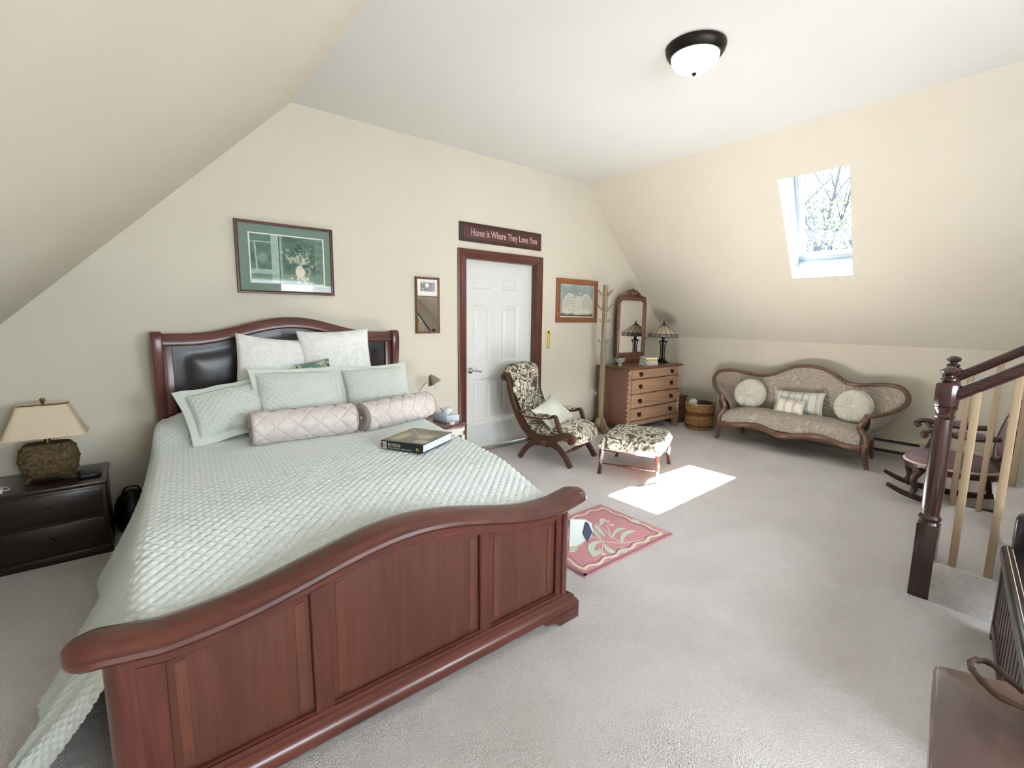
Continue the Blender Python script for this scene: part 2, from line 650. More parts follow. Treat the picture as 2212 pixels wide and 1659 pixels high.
# ------------------------------------------------------------------ door and casing
def door():
    root = thing('door_1', 'white six-panel door with silver lever handle', 'door', (2.70, 4.17, 0))
    root['kind'] = 'structure'
    y0 = 4.170
    x0, x1, z0, z1 = DX0, DX1, 0.022, DZ
    cols = [(2.842, 3.066), (3.222, 3.456)]
    rows = [(0.282, 0.790), (0.969, 1.580), (1.748, 1.892)]
    b = MB()
    xs = [x0, cols[0][0], cols[0][1], cols[1][0], cols[1][1], x1]
    zs = [z0, rows[0][0], rows[0][1], rows[1][0], rows[1][1], rows[2][0], rows[2][1], z1]
    hole = set()
    for i in (1, 3):
        for j in (1, 3, 5):
            hole.add((i, j))
    for i in range(5):
        for j in range(7):
            if (i, j) not in hole:
                b.quad((xs[i], y0, zs[j]), (xs[i + 1], y0, zs[j]), (xs[i + 1], y0, zs[j + 1]), (xs[i], y0, zs[j + 1]))
    b.box(x0, x1, y0 + 0.016, y0 + 0.045, z0, z1)
    b.build('leaf', 'door_white', root, smooth=False, world=True)
    for (a, c) in cols:
        for (p, q) in rows:
            b = MB()
            rr = [(0, 0.0), (0.018, 0.012), (0.030, 0.012), (0.048, 0.003)]
            rings = []
            for t, d in rr:
                rings.append([(a + t, y0 + d, p + t), (c - t, y0 + d, p + t), (c - t, y0 + d, q - t), (a + t, y0 + d, q - t)])
            b.surf(rings, cv=True)
            o = len(b.v)
            b.add(rings[-1], [(0, 1, 2, 3)])
            b.build('panel', 'door_white', root, smooth=False, world=True)
    h = MB()
    h.lathe([(0.0, -0.012), (0.032, -0.012), (0.032, -0.004), (0.028, 0.0)], (2.795, y0, 0.885), 20, axis=1)
    h.cyl((2.795, y0 - 0.008, 0.885), (2.795, y0 - 0.055, 0.885), 0.010)
    h.tube(spline([(2.795, y0 - 0.055, 0.885), (2.83, y0 - 0.058, 0.888), (2.87, y0 - 0.058, 0.878), (2.905, y0 - 0.055, 0.872)], 5), 0.010, 10)
    h.build('lever_handle', 'chrome', root, world=True)
    MB().box(DX0, DX1, 4.085, 4.22, 0.0, 0.018).build('threshold', 'silver_sill', root, bev=0.004, world=True)
door()

def casing():
    root = thing('trim_1', 'reddish brown wooden casing around the white door', 'trim', (2.6, W, 0))
    root['kind'] = 'structure'
    w = 0.10
    x0, x1, zt = DX0 - w, DX1 + w - 0.006, DZ + 0.09
    yf = W - 0.020
    prof = [(0.0, 0.0), (0.0, 0.016), (0.012, 0.020), (0.040, 0.018), (0.075, 0.012), (0.088, 0.009), (0.100, 0.009), (0.100, 0.0)]
    def piece(name, pts_in, pts_out, mat):
        b = MB()
        rings = []
        for t, h in prof:
            rings.append([tuple(np.array(po) * (1 - t / w) + np.array(pi) * (t / w) + np.array((0, -h, 0))) for pi, po in zip(pts_in, pts_out)])
        b.surf(rings)
        for e in (0, 1):
            b.add([r[e] for r in rings], [tuple(range(len(rings)))])
        b.build(name, mat, root, world=True, ang=25)
    piece('casing_board', [(DX0, W, 0), (DX0, W, DZ)], [(x0, W, 0), (x0, W, zt)], 'casing_wood')
    piece('casing_board', [(DX1, W, 0), (DX1, W, DZ)], [(x1, W, 0), (x1, W, zt)], 'casing_wood')
    piece('casing_head', [(DX0, W, DZ), (DX1, W, DZ)], [(x0, W, zt), (x1, W, zt)], 'casing_wood_x')
    b = MB().box(DX0 - 0.02, DX0 + 0.004, W - 0.006, W + 0.068, 0, DZ).box(DX1 - 0.004, DX1 + 0.02, W - 0.006, W + 0.068, 0, DZ).box(DX0, DX1, W - 0.006, W + 0.068, DZ - 0.004, DZ + 0.02)
    b.build('jamb', 'casing_wood', root, smooth=False, world=True)
casing()

# ------------------------------------------------------------------ bed
t = NT('leather_dark', 0.3, 0.5)
mp = t.coord()
nz = t.noise(mp, 60, 4)
rp = t.ramp(nz, 'Fac', [(0.3, S('#1d1718')), (0.7, S('#2b2122'))])
t.l(rp, 'Color', t.b, 'Base Color')
t.bump(nz, 'Fac', 0.15, 0.002)
M['leather_dark'] = t.m
plain('sage_quilt', '#dde3e1', 0.85, 0.15, var=0.025, vs=500, Sheen_Weight=0.2)
plain('sage_sham', '#d1d6ce', 0.8, 0.15, var=0.03, vs=300, bump=0.2, bs=600, Sheen_Weight=0.25)
plain('box_spring_cloth', '#d6d0c4', 0.9, var=0.03)
plain('navy_tag', '#3b4260', 0.6, var=0.15, vs=180)

def damask():
    t = NT('white_damask', 0.7, 0.25)
    mp = t.coord((1, 1, 1))
    n1 = t.noise(mp, 9, 3, 0.6, 2.2)
    rp = t.ramp(n1, 'Fac', [(0.46, S('#efeee8')), (0.50, S('#e3e3df')), (0.56, S('#e5e5e2')), (0.60, S('#eeede7'))])
    t.l(rp, 'Color', t.b, 'Base Color')
    nb = t.noise(mp, 14, 2)
    t.bump(nb, 'Fac', 0.35, 0.01)
    t.b.inputs['Sheen Weight'].default_value = 0.2
    M['white_damask'] = t.m
damask()

BXL = lambda y: -0.105 + (y - 1.55) * (0.10 + 0.105) / 2.35
BXR = lambda y: 1.565 + (y - 1.55) * (1.83 - 1.565) / 2.35

def bed():
    bed = thing('bed', 'cherry sleigh bed with leather headboard and panelled footboard', 'bed', (0.85, 2.75, 0))
    # ---- headboard
    hx0, hx1, yb, yf = 0.10, 1.865, 4.03, 3.94
    cx = (hx0 + hx1) / 2
    hb = thing('headboard', '', '', (0, 0, 0))
    for k in ('label', 'category'):
        del hb[k]
    hb.parent = bed
    hb.location = (-0.85, -2.75, 0)
    bpy.context.view_layer.update()
    def hz(x):          # serpentine top line
        s = abs(x - cx) / ((hx1 - hx0) / 2)
        return 1.318 + 0.118 * (0.5 + 0.5 * math.cos(PI * min(1, s / 0.80))) ** 1.1
    # back board (slightly sleigh-curved: leans back at the top)
    def ycurve(z):
        return -0.0 if z < 0.9 else 0.10 * ((z - 0.9) / 0.5) ** 2 * 0.5
    # top rail: rolled profile swept along the top line
    xs = np.linspace(hx0 + 0.055, hx1 - 0.055, 60)
    b = MB()
    rings = []
    for x in xs:
        zt = hz(x)
        sec = [(3.950, zt - 0.088), (3.935, zt - 0.082), (3.932, zt - 0.066), (3.938, zt - 0.05), (3.942, zt - 0.02), (3.950, zt - 0.004), (3.975, zt), (4.02, zt - 0.006), (4.045, zt - 0.03), (4.05, zt - 0.088)]
        rings.append([(x, y, z) for y, z in sec])
    b.surf(rings, cv=True)
    b.build('top_rail', 'cherry', hb)
    for e, (a, c) in enumerate(((hx0, hx0 + 0.062), (hx1 - 0.062, hx1))):
        b = MB()
        side = [(3.96, 0), (3.955, 0.5), (3.945, 0.8), (3.925, 1.0), (3.905, 1.18), (3.90, 1.27), (3.91, 1.315), (3.94, 1.332), (4.0, 1.325), (4.05, 1.28), (4.06, 1.1), (4.05, 0.8), (4.045, 0.5), (4.04, 0)]
        b.prism(side, lambda p, q, d: (d, p, q), a, c)
        b.build('post', 'cherry_v', hb, bev=0.008)
    b = MB().box(hx0 + 0.06, hx0 + 0.115, 3.948, 4.02, 0.3, 1.25).build('stile', 'cherry_v', hb, bev=0.005)
    b = MB().box(hx1 - 0.115, hx1 - 0.06, 3.948, 4.02, 0.3, 1.25).build('stile', 'cherry_v', hb, bev=0.005)
    MB().box(hx0 + 0.06, hx1 - 0.06, 3.948, 4.02, 0.28, 0.45).build('bottom_rail', 'cherry', hb, bev=0.005)
    # leather panel, padded
    px0, px1, pz0 = hx0 + 0.112, hx1 - 0.112, 0.44
    nu, nv = 60, 34
    g = []
    for i in range(nu):
        x = px0 + (px1 - px0) * i / (nu - 1)
        zt = hz(x) - 0.075
        row = []
        for j in range(nv):
            s = j / (nv - 1)
            z = pz0 + (zt - pz0) * s
            u = min(i, nu - 1 - i) / (nu - 1) * (px1 - px0)
            w_ = min(s, 1 - s) * (zt - pz0)
            e = min(u, w_)
            d = 0.012 if e < 0.075 else 0.012 + 0.024 * (1 - math.exp(-((e - 0.075) / 0.05)))
            row.append((x, 3.99 - d, z))
        g.append(row)
    MB().surf(g).build('leather_panel', 'leather_dark', hb, ang=60)
    # ---- footboard
    fb = thing('footboard', '', '', (0, 0, 0))
    for k in ('label', 'category'):
        del fb[k]
    fb.parent = bed
    fb.location = (-0.85, -2.75, 0)
    fx0, fx1 = -0.125, 1.572
    fc = (fx0 + fx1) / 2
    yf = 1.478
    def fz(x):          # underside of the cap
        s = abs(x - fc) / ((fx1 - fx0) / 2)
        hump = 0.108 * (0.5 + 0.5 * math.cos(PI * min(1, s / 0.86))) ** 1.15
        return 0.582 + hump + 0.020 * max(0, s - 0.86) / 0.14
    ea, eb = fx0 - 0.066, fx1 + 0.060
    en = [0.066 * (1 - math.cos(q)) for q in np.linspace(0.12, PI / 2, 12)]
    xs = [ea + e for e in en] + list(np.linspace(ea + 0.085, eb - 0.085, 80)) + [eb - e for e in en[::-1]]
    rings = []
    for x in xs:
        e = min(x - ea, eb - x)
        k = math.sqrt(max(0.0, 1 - max(0.0, 1 - e / 0.066) ** 2))
        z = fz(min(max(x, fx0), fx1))
        ym, zm = 1.477, 0.022
        sec = [(1.435, -0.006), (1.412, 0.0), (1.402, 0.012), (1.405, 0.024), (1.418, 0.028), (1.422, 0.036), (1.45, 0.046), (1.50, 0.05), (1.535, 0.042), (1.552, 0.026), (1.552, 0.010), (1.535, 0.0)]
        kz = 0.55 + 0.45 * k
        rings.append([(x, ym + (y - ym) * (0.10 + 0.90 * k), z + zm + (dz - zm) * kz) for y, dz in sec])
    b = MB()
    b.surf(rings, cv=True)
    for r in (rings[0], rings[-1]):
        b.add(r, [tuple(range(len(r)))])
    b.build('cap_rail', 'cherry', fb, ang=50)
    # frieze rail, stiles, base rail
    def board(x0, x1, z0, ztop, y0, y1, name, mat, n=24, bev=0.003):
        g0, g1 = [], []
        pts = []
        xs_ = np.linspace(x0, x1, n)
        poly = [(x, ztop(x)) for x in xs_] + [(x, z0(x)) for x in xs_[::-1]]
        MB().prism(poly, lambda a, c, d: (a, d, c), y0, y1).build(name, mat, fb, bev=0, ang=25)
    stl = [(fx0, 0.0), (0.385, 0.44), (1.046, 1.098), (1.482, fx1)]
    board(fx0 + 0.04, fx1 - 0.04, lambda x: fz(x) - 0.062, lambda x: fz(x) + 0.004, yf, yf + 0.045, 'frieze_rail', 'cherry', 60)
    for k, (a, c) in enumerate(((-0.06, 0.0), (0.385, 0.44), (1.046, 1.098), (1.482, 1.515))):
        board(a, c, lambda x: 0.14, lambda x: fz(x) - 0.060, yf, yf + 0.045, 'stile', 'cherry_v', 4)
    for (a, c) in ((0.0, 0.385), (0.44, 1.046), (1.098, 1.482)):
        nx, nz_ = 16, 10
        board(a - 0.002, c + 0.002, lambda x: 0.14, lambda x: fz(x) - 0.058, yf + 0.014, yf + 0.03, 'panel', 'cherry_panel', 16)
        # raised moulding around the recessed panel
        pts = [(a, 0.148), (c, 0.148)] + [(x, fz(x) - 0.066) for x in np.linspace(c, a, 14)]
        path = [(x, yf + 0.006, z) for x, z in pts]
        MB().tube(path, 0.006, 6, closed=True, flat=(1, 1), up=(0, 1, 0)).build('panel_moulding', 'cherry', fb)
        for s, (p, q) in enumerate(((a + 0.022, a + 0.05), (c - 0.05, c - 0.022))):
            board(p, q, lambda x: 0.17, lambda x: fz(x) - 0.085, yf + 0.012, yf + 0.018, 'inlay_band', 'cherry_band', 3)
    for (a, c) in ((fx0, -0.058), (1.513, fx1)):
        b = MB()
        n = 10
        sgn = -1 if a < 0 else 1
        xo = a if sgn < 0 else c
        xi = c if sgn < 0 else a
        r = 0.045
        poly = [(xi, yf - 0.006)]
        for q in range(n + 1):
            an = PI / 2 * q / n
            poly.append((xo - sgn * r + sgn * r * math.sin(an), yf - 0.006 + r - r * math.cos(an)))
        poly += [(xo, yf + 0.06), (xi, yf + 0.06)]
        zt = fz(xo) + 0.01
        b.prism(poly, lambda p, q, d: (p, q, d), 0.08, zt)
        b.build('post', 'cherry_v', fb, ang=30)
    MB().box(fx0 + 0.03, fx1 - 0.03, yf - 0.004, yf + 0.05, 0.105, 0.142).build('bottom_rail', 'cherry', fb, bev=0.004)
    # base plinth with stepped moulding and bracket feet
    b = MB()
    rings = []
    for y, z in ((yf - 0.006, 0.122), (yf - 0.016, 0.116), (yf - 0.018, 0.104), (yf - 0.026, 0.098), (yf - 0.034, 0.084), (yf - 0.036, 0.062), (yf - 0.030, 0.052), (yf + 0.05, 0.052), (yf + 0.05, 0.122)):
        e = max(0.0, yf - y)
        rings.append([(fx0 - e, y, z), (fx1 + e, y, z)])
    b.surf(list(zip(*rings)), cv=True)
    for e in (0, 1):
        b.add([r[e] for r in rings], [tuple(range(len(rings)))])
    b.build('base_moulding', 'cherry', fb, ang=30)
    for sgn, xo in ((-1, fx0 - 0.036), (1, fx1 + 0.036)):
        pr = [(0, 0), (0, 0.056), (-0.24, 0.056), (-0.215, 0.036), (-0.17, 0.028), (-0.14, 0.016), (-0.125, 0.0)]
        b = MB().prism([(xo + sgn * p, q) for p, q in pr], lambda p, q, d: (p, d, q), yf - 0.036, yf + 0.05)
        b.build('bracket_foot', 'cherry', fb, bev=0.005)
    b = MB()
    vs = []
    for z in (0.19, 0.545):
        for y in (1.56, 3.93):
            for x in (BXL(y) + 0.075, BXR(y) - 0.075):
                vs.append((x, y, z))
    b.add(vs, [(0, 1, 3, 2), (4, 6, 7, 5), (0, 4, 5, 1), (2, 3, 7, 6), (0, 2, 6, 4), (1, 5, 7, 3)])
    b.build('box_spring', 'box_spring_cloth', bed, world=True, bev=0.02)
    # ---- side rails
    for fn, s in ((BXL, 1), (BXR, -1)):
        b = MB()
        y0, y1 = 1.53, 3.95
        o = 0.03 * s
        vs = []
        for y in (y0, y1):
            x = fn(y) + o
            for dx in (0, 0.03 * s):
                for z in (0.16, 0.36):
                    vs.append((x + dx, y, z))
        b.add(vs, [(0, 1, 3, 2), (4, 6, 7, 5), (0, 4, 5, 1), (2, 3, 7, 6), (0, 2, 6, 4), (1, 5, 7, 3)])
        b.build('side_rail', 'cherry', bed, world=True, smooth=False)
bed()

def tri(x):
    return 1 - np.abs(2 * (x - np.floor(x)) - 1)

def quilt_h(s, t, p, a):
    h = np.minimum(tri((s + t) / p), tri((s - t) / p))
    return a * h ** 0.8

def smooth01(x):
    x = np.clip(x, 0, 1)
    return x * x * (3 - 2 * x)

def coverlet():
    root = thing('coverlet', 'pale sage diamond-quilted coverlet spread over the bed', 'bedspread', (0.85, 2.75, 0.0))
    st = 0.0055
    ys = np.arange(1.556, 3.925, st)
    nT = int(1.72 / st)
    nL = int(0.62 / st)
    nR = int(0.42 / st)
    Y = ys[:, None]
    k = (ys - 1.55) / 2.35
    xl = -0.085 + k * 0.175
    xr = 1.545 + k * 0.285
    # top height
    def ztop(x, y):
        u = (x - xl[:, None]) / (xr - xl)[:, None]
        z = 0.592 + 0.075 * smooth01((y - 1.55) / 0.55)
        z = z + 0.012 * np.sin(PI * np.clip(u, 0, 1))
        # sleeping pillows under the spread
        pl = smooth01((y - 3.28) / 0.34) * (0.145 - 0.02 * smooth01((y - 3.72) / 0.2))
        m = smooth01(np.minimum(u, 1 - u) / 0.14)
        z = z + pl * (0.50 + 0.50 * m) * (1 - 0.18 * np.exp(-((u - 0.5) / 0.05) ** 2))
        z = z + 0.004 * np.sin(5 * x + 2 * y) * np.sin(4.1 * y)
        return z
    rr = 0.055
    # top section
    uT = np.linspace(0, 1, nT)[None, :]
    X = xl[:, None] + rr + (xr - xl - 2 * rr)[:, None] * uT
    ZT = ztop(X, Y)
    eL = ztop(xl[:, None] + 0 * Y, Y)
    # left hang: rounded edge then flaring fall
    tL = (np.arange(nL) / (nL - 1))[None, :]
    zeL = ZT[:, :1]
    hemz = 0.035 + 0 * Y
    flare = 0.255 + 0.075 * smooth01((2.9 - Y) / 0.9) - 0.085 * smooth01((Y - 3.35) / 0.35)
    flare = flare * (1 - 0.30 * smooth01((1.72 - Y) / 0.17))
    a = np.clip(tL / 0.14, 0, 1) * PI / 2
    fold = 0.016 * np.sin(Y * 15 + 1.0 + 1.5 * np.sin(3 * Y)) * smooth01((tL - 0.2) / 0.8)
    XL_ = xl[:, None] + rr - rr * np.sin(a) - flare * np.clip((tL - 0.12) / 0.88, 0, 1) ** 1.35 + fold
    ZL_ = np.where(tL < 0.14, zeL - rr * (1 - np.cos(a)), 0)
    tt = np.clip((tL - 0.14) / 0.86, 0, 1)
    ZL_ = np.where(tL < 0.14, ZL_, (zeL - rr) * (1 - tt) + hemz * tt)
    YL_ = Y + 0.30 * smooth01((2.05 - Y) / 0.5) * tL ** 1.1 + 0 * tL
    # right hang (short, partly folded back at the foot corner)
    tR = (np.arange(nR) / (nR - 1))[None, :]
    zeR = ZT[:, -1:]
    a = np.clip(tR / 0.2, 0, 1) * PI / 2
    tt = np.clip((tR - 0.2) / 0.8, 0, 1)
    fl = 0.285 - 0.135 * smooth01((Y - 1.62) / 0.6)
    foldr = 0.012 * np.sin(Y * 13) * smooth01(tt)
    XR_ = xr[:, None] - rr + rr * np.sin(a) + fl * tt ** 1.1 + foldr
    hemr = 0.285 + 0 * Y
    ZR_ = np.where(tR < 0.2, zeR - rr * (1 - np.cos(a)), (zeR - rr) * (1 - tt) + hemr * tt)
    YR_ = Y + 0.03 * smooth01((1.8 - Y) / 0.3) * tR
    GX = np.concatenate([XL_[:, ::-1], X[:, 1:-1], XR_], 1)
    GZ = np.concatenate([ZL_[:, ::-1], ZT[:, 1:-1], ZR_], 1)
    GY = np.concatenate([YL_[:, ::-1], Y + 0 * X[:, 1:-1], YR_], 1)
    m, n = GX.shape
    P = np.stack([GX, GY, GZ], -1)
    # normals
    du = np.gradient(P, axis=1)
    dv = np.gradient(P, axis=0)
    N = np.cross(du, dv)
    N /= np.linalg.norm(N, axis=-1, keepdims=True) + 1e-9
    if N[m // 2, n // 2, 2] < 0:
        N = -N
    s = np.cumsum(np.linalg.norm(np.diff(P, axis=1, prepend=P[:, :1]), axis=-1), 1)
    s = s - s[:, [nL]]
    tv = np.broadcast_to(Y, s.shape)
    h = quilt_h(s, tv, 0.046, 0.0085)
    P = P + N * h[..., None]
    off = np.array([0.85, 2.75, 0.0])
    fast_mesh('quilted_cloth', (P - off).reshape(-1, 3), grid_quads(m, n), 'sage_quilt', root)
    # folded-back corner with the care tag by the footboard
    b = MB()
    fl_ = [(1.655, 0.445), (1.79, 0.402), (1.845, 0.365), (1.862, 0.31), (1.842, 0.284), (1.72, 0.280), (1.652, 0.300)]
    b.prism(fl_, lambda a, c, d: (a, 1.560 + 0.12 * max(0, a - 1.64) + d, c), 0, 0.008)
    b.build('folded_corner', 'sage_sham', root, bev=0.003, world=True)  # darker sham cloth puts the corner's shade into its colour
    b = MB()
    tg = [(1.782, 0.396), (1.800, 0.385), (1.842, 0.318), (1.800, 0.280), (1.762, 0.338)]
    b.prism(tg, lambda a, c, d: (a, 1.550 + 0.12 * (a - 1.64) + d, c), 0, 0.004)
    o = b.build('care_tag', 'navy_tag', root, world=True, smooth=False)
    o['label'] = 'dark navy cloth tag hanging from the corner'
coverlet()

def pillow(name, label, cat, loc, rot, w, h, t, mat, flange=0.0, quilt=0.0, pinch=0.07, group=None, wav=0.0, seed=1, part='cushion_cover', n=56):
    """cushion standing in its own XZ plane, y = thickness"""
    root = thing(name, label, cat, loc, rot=rot, group=group)
    u = np.linspace(-1, 1, n)
    U, V = np.meshgrid(u, u, indexing='ij')
    rng = np.random.RandomState(seed)
    ph = rng.rand(8) * 6.28
    X = w / 2 * U * (1 - pinch * (1 - V ** 2) * np.abs(U) ** 2)
    Z = h / 2 * V * (1 - pinch * (1 - U ** 2) * np.abs(V) ** 2)
    fu = 1 - 2 * flange / w
    fv = 1 - 2 * flange / h
    a = np.clip(1 - (U / fu) ** 2, 0, 1)
    c = np.clip(1 - (V / fv) ** 2, 0, 1)
    T = t / 2 * (a * c) ** 0.42
    T = T * (1 + 0.05 * np.sin(3 * U + ph[0]) * np.sin(2.5 * V + ph[1]))
    wr = wav * (np.sin(9 * U + ph[2] + 3 * V) * np.sin(4 * V + ph[3])) * (1 - a * c) * 1.0
    q = quilt_h(X, Z, 0.040, quilt) * (a * c > 0.02) if quilt else 0
    edge = 0.0025
    F = np.stack([X, -T - q - edge + wr, Z], -1)
    B = np.stack([X, T * 0.9 + edge + wr, Z], -1)
    verts = np.concatenate([F.reshape(-1, 3), B.reshape(-1, 3)])
    q1 = grid_quads(n, n)
    q2 = grid_quads(n, n)[:, ::-1] + n * n
    bo = [i * n for i in range(n)] + [(n - 1) * n + j for j in range(1, n)] + [i * n + n - 1 for i in range(n - 2, -1, -1)] + [j for j in range(n - 2, 0, -1)]
    q3 = np.array([(bo[k], bo[(k + 1) % len(bo)], bo[(k + 1) % len(bo)] + n * n, bo[k] + n * n) for k in range(len(bo))])
    fast_mesh(part, verts, np.concatenate([q1, q2, q3]), mat, root)
    return root

G = 'pillows on the bed'
pillow('euro_pillow', 'white damask square pillow leaning on the headboard, left of the two', 'pillow', (0.795, 3.70, 1.040), (R(-13), R(7), R(2)), 0.52, 0.52, 0.16, 'white_damask', group='white pillows', seed=3)
pillow('euro_pillow', 'white damask square pillow leaning on the headboard, right of the two', 'pillow', (1.235, 3.67, 1.085), (R(-13), R(-2), R(-3)), 0.54, 0.53, 0.16, 'white_damask', group='white pillows', seed=5)
pillow('quilted_sham', 'sage quilted sham slumped at the left side of the bed', 'pillow', (0.475, 3.40, 0.855), (R(-38), R(-8), R(6)), 0.56, 0.40, 0.17, 'sage_sham', 0.05, 0.007, group='sage quilted shams', wav=0.008, seed=7, n=130)
pillow('quilted_sham', 'sage quilted sham upright in the middle behind the left bolster', 'pillow', (0.868, 3.36, 0.905), (R(-24), R(1), R(0)), 0.60, 0.42, 0.18, 'sage_sham', 0.035, 0.007, group='sage quilted shams', wav=0.006, seed=9, n=130)
pillow('quilted_sham', 'sage quilted sham on the right behind the right bolster', 'pillow', (1.440, 3.44, 0.895), (R(-24), R(-1), R(-4)), 0.56, 0.40, 0.18, 'sage_sham', 0.035, 0.007, group='sage quilted shams', wav=0.006, seed=11, n=130)

def green_tapestry():
    t = NT('green_tapestry', 0.85, 0.1)
    mp = t.coord((1, 1, 1))
    n1 = t.noise(mp, 16, 3, 0.6, 1.2)
    rp = t.ramp(n1, 'Fac', [(0.42, S('#5f7d73')), (0.52, S('#7b9488')), (0.57, S('#d8cfb8')), (0.63, S('#4c5a4a'))])
    t.l(rp, 'Color', t.b, 'Base Color')
    M['green_tapestry'] = t.m
green_tapestry()
pillow('tapestry_cushion', 'tiny green tapestry cushion between the white pillows', 'cushion', (1.015, 3.50, 1.040), (R(-15), R(-9), R(0)), 0.235, 0.17, 0.075, 'green_tapestry', seed=13, n=30)

def satin_mat():
    t = NT('blush_satin', 0.42, 0.4)
    mp = t.coord()
    nz = t.noise(mp, 14, 3)
    rp = t.ramp(nz, 'Fac', [(0.3, S('#cfc3bd')), (0.7, S('#ddd2cc'))])
    t.l(rp, 'Color', t.b, 'Base Color')
    t.b.inputs['Sheen Weight'].default_value = 0.3
    M['blush_satin'] = t.m
satin_mat()
plain('satin_cord', '#b3a59d', 0.5, var=0.05)

def bolster(label, p0, p1, r, seed):
    p0, p1 = Vector(p0), Vector(p1)
    mid = (p0 + p1) / 2
    L = (p1 - p0).length
    ang = math.atan2(p1.y - p0.y, p1.x - p0.x)
    root = thing('bolster', label, 'bolster', (mid.x, mid.y, mid.z), rz=ang, group='pintucked bolsters')
    n, m = 260, 200
    x = np.linspace(-L / 2, L / 2, n)
    a = np.linspace(0, 2 * PI, m + 1)
    X, A = np.meshgrid(x, a, indexing='ij')
    c = r * A
    p = 2 * PI * r / 5
    d1 = np.abs(((X + c * 0.9) / p) % 1 - 0.5)
    d2 = np.abs(((X - c * 0.9) / p) % 1 - 0.5)
    d = np.minimum(d1, d2)
    rad = r + 0.0055 * (1 - np.exp(-d / 0.03)) + 0.004 * np.clip(d / 0.25, 0, 1) - 0.007
    rad = rad * (1 - 0.10 * np.clip((np.abs(X) - L / 2 + 0.02) / 0.02, 0, 1) ** 2)
    rad = rad + 0.0006 * np.sin(X * 230 + 5 * A) * (1 - np.clip(d / 0.35, 0, 1))
    P = np.stack([X, -rad * np.sin(A), rad * np.cos(A)], -1)
    fast_mesh('satin_cover', P.reshape(-1, 3), grid_quads(n, m + 1), 'blush_satin', root)
    for s in (-1, 1):
        # gathered end with piping, button and pleats
        rings = []
        for k, (f, d) in enumerate(((0.93, 0.0), (0.86, 0.006), (0.6, 0.010), (0.3, 0.006), (0.08, -0.004))):
            rings.append([(s * (L / 2 + d), -r * f * (1 + 0.02 * math.sin(18 * q)) * math.sin(q), r * f * math.cos(q)) for q in np.linspace(0, 2 * PI, 40, endpoint=False)])
        MB().surf(rings, cv=True).build('gathered_end', 'satin_cord', root, ang=70)
        MB().tube([(s * L / 2, -r * 0.93 * math.sin(q), r * 0.93 * math.cos(q)) for q in np.linspace(0, 2 * PI, 40, endpoint=False)], 0.006, 8, closed=True, up=(1, 0, 0)).build('piping', 'satin_cord', root)
        MB().lathe([(0.0, 0.018 * s), (0.010, 0.015 * s), (0.014, 0.006 * s), (0.010, -0.002 * s)], (s * L / 2, 0, 0), 12, axis=0).build('button', 'satin_cord', root)
bolster('blush satin pintucked bolster lying on the left, nearer the lamp', (0.515, 3.09, 0.776), (1.118, 3.055, 0.776), 0.098, 1)
bolster('blush satin pintucked bolster lying on the right, nearer the door', (1.168, 3.045, 0.772), (1.77, 3.245, 0.772), 0.098, 2)

# ------------------------------------------------------------------ book on the bed
def print_mat(name, rough=0.5, coat=0.0):
    t = NT(name, rough, 0.4)
    a = t.n('ShaderNodeVertexColor')
    a.layer_name = 'print'
    t.l(a, 'Color', t.b, 'Base Color')
    t.b.inputs['Coat Weight'].default_value = coat
    t.b.inputs['Coat Roughness'].default_value = 0.05
    M[name] = t.m
print_mat('print_gloss', 0.35, 0.15)
print_mat('print_framed', 0.6, 0.6)

def painted(name, mat, parent, o, ex, ey, nx, ny, fn):
    """flat print: grid from origin o spanned by ex, ey; fn(U,V)->(ny,nx,3) sRGB 0..1"""
    u = np.linspace(0, 1, nx)
    v = np.linspace(0, 1, ny)
    U, V = np.meshgrid(u, v)
    c = np.clip(fn(U, V), 0, 1)
    lin = np.where(c <= 0.04045, c / 12.92, ((c + 0.055) / 1.055) ** 2.4)
    P = np.array(o)[None, None] + U[..., None] * np.array(ex) + V[..., None] * np.array(ey)
    col = np.concatenate([lin, np.ones(lin.shape[:2] + (1,))], -1)
    return fast_mesh(name, P.reshape(-1, 3), grid_quads(ny, nx), mat, parent, smooth=False, colors=col.reshape(-1, 4))

def fbm(U, V, seed, f0=4, octv=4):
    rng = np.random.RandomState(seed)
    out = np.zeros_like(U)
    a = 1.0
    f = f0
    for _ in range(octv):
        g = rng.rand(f + 2, f + 2)
        x, y = U * f, V * f
        i, j = np.floor(x).astype(int), np.floor(y).astype(int)
        fx_, fy_ = smooth01(x - i), smooth01(y - j)
        i = np.clip(i, 0, f)
        j = np.clip(j, 0, f)
        out += a * ((g[j, i] * (1 - fx_) + g[j, i + 1] * fx_) * (1 - fy_) + (g[j + 1, i] * (1 - fx_) + g[j + 1, i + 1] * fx_) * fy_)
        a *= 0.5
        f *= 2
    return out / 1.9

def mixc(base, m, col):
    m = np.clip(m, 0, 1)[..., None]
    return base * (1 - m) + np.array(col) * m

def blob(U, V, u, v, ru, rv, soft=0.15):
    d = np.sqrt(((U - u) / ru) ** 2 + ((V - v) / rv) ** 2)
    return np.clip((1 - d) / soft, 0, 1)

plain('book_black', '#15171a', 0.35, var=0.1)
plain('paper_edge', '#e6ebf3', 0.8, var=0.04, vs=300)
plain('print_white', '#d9dcd6', 0.6, var=0.02)
plain('print_yellow', '#d6c35a', 0.6, var=0.02)

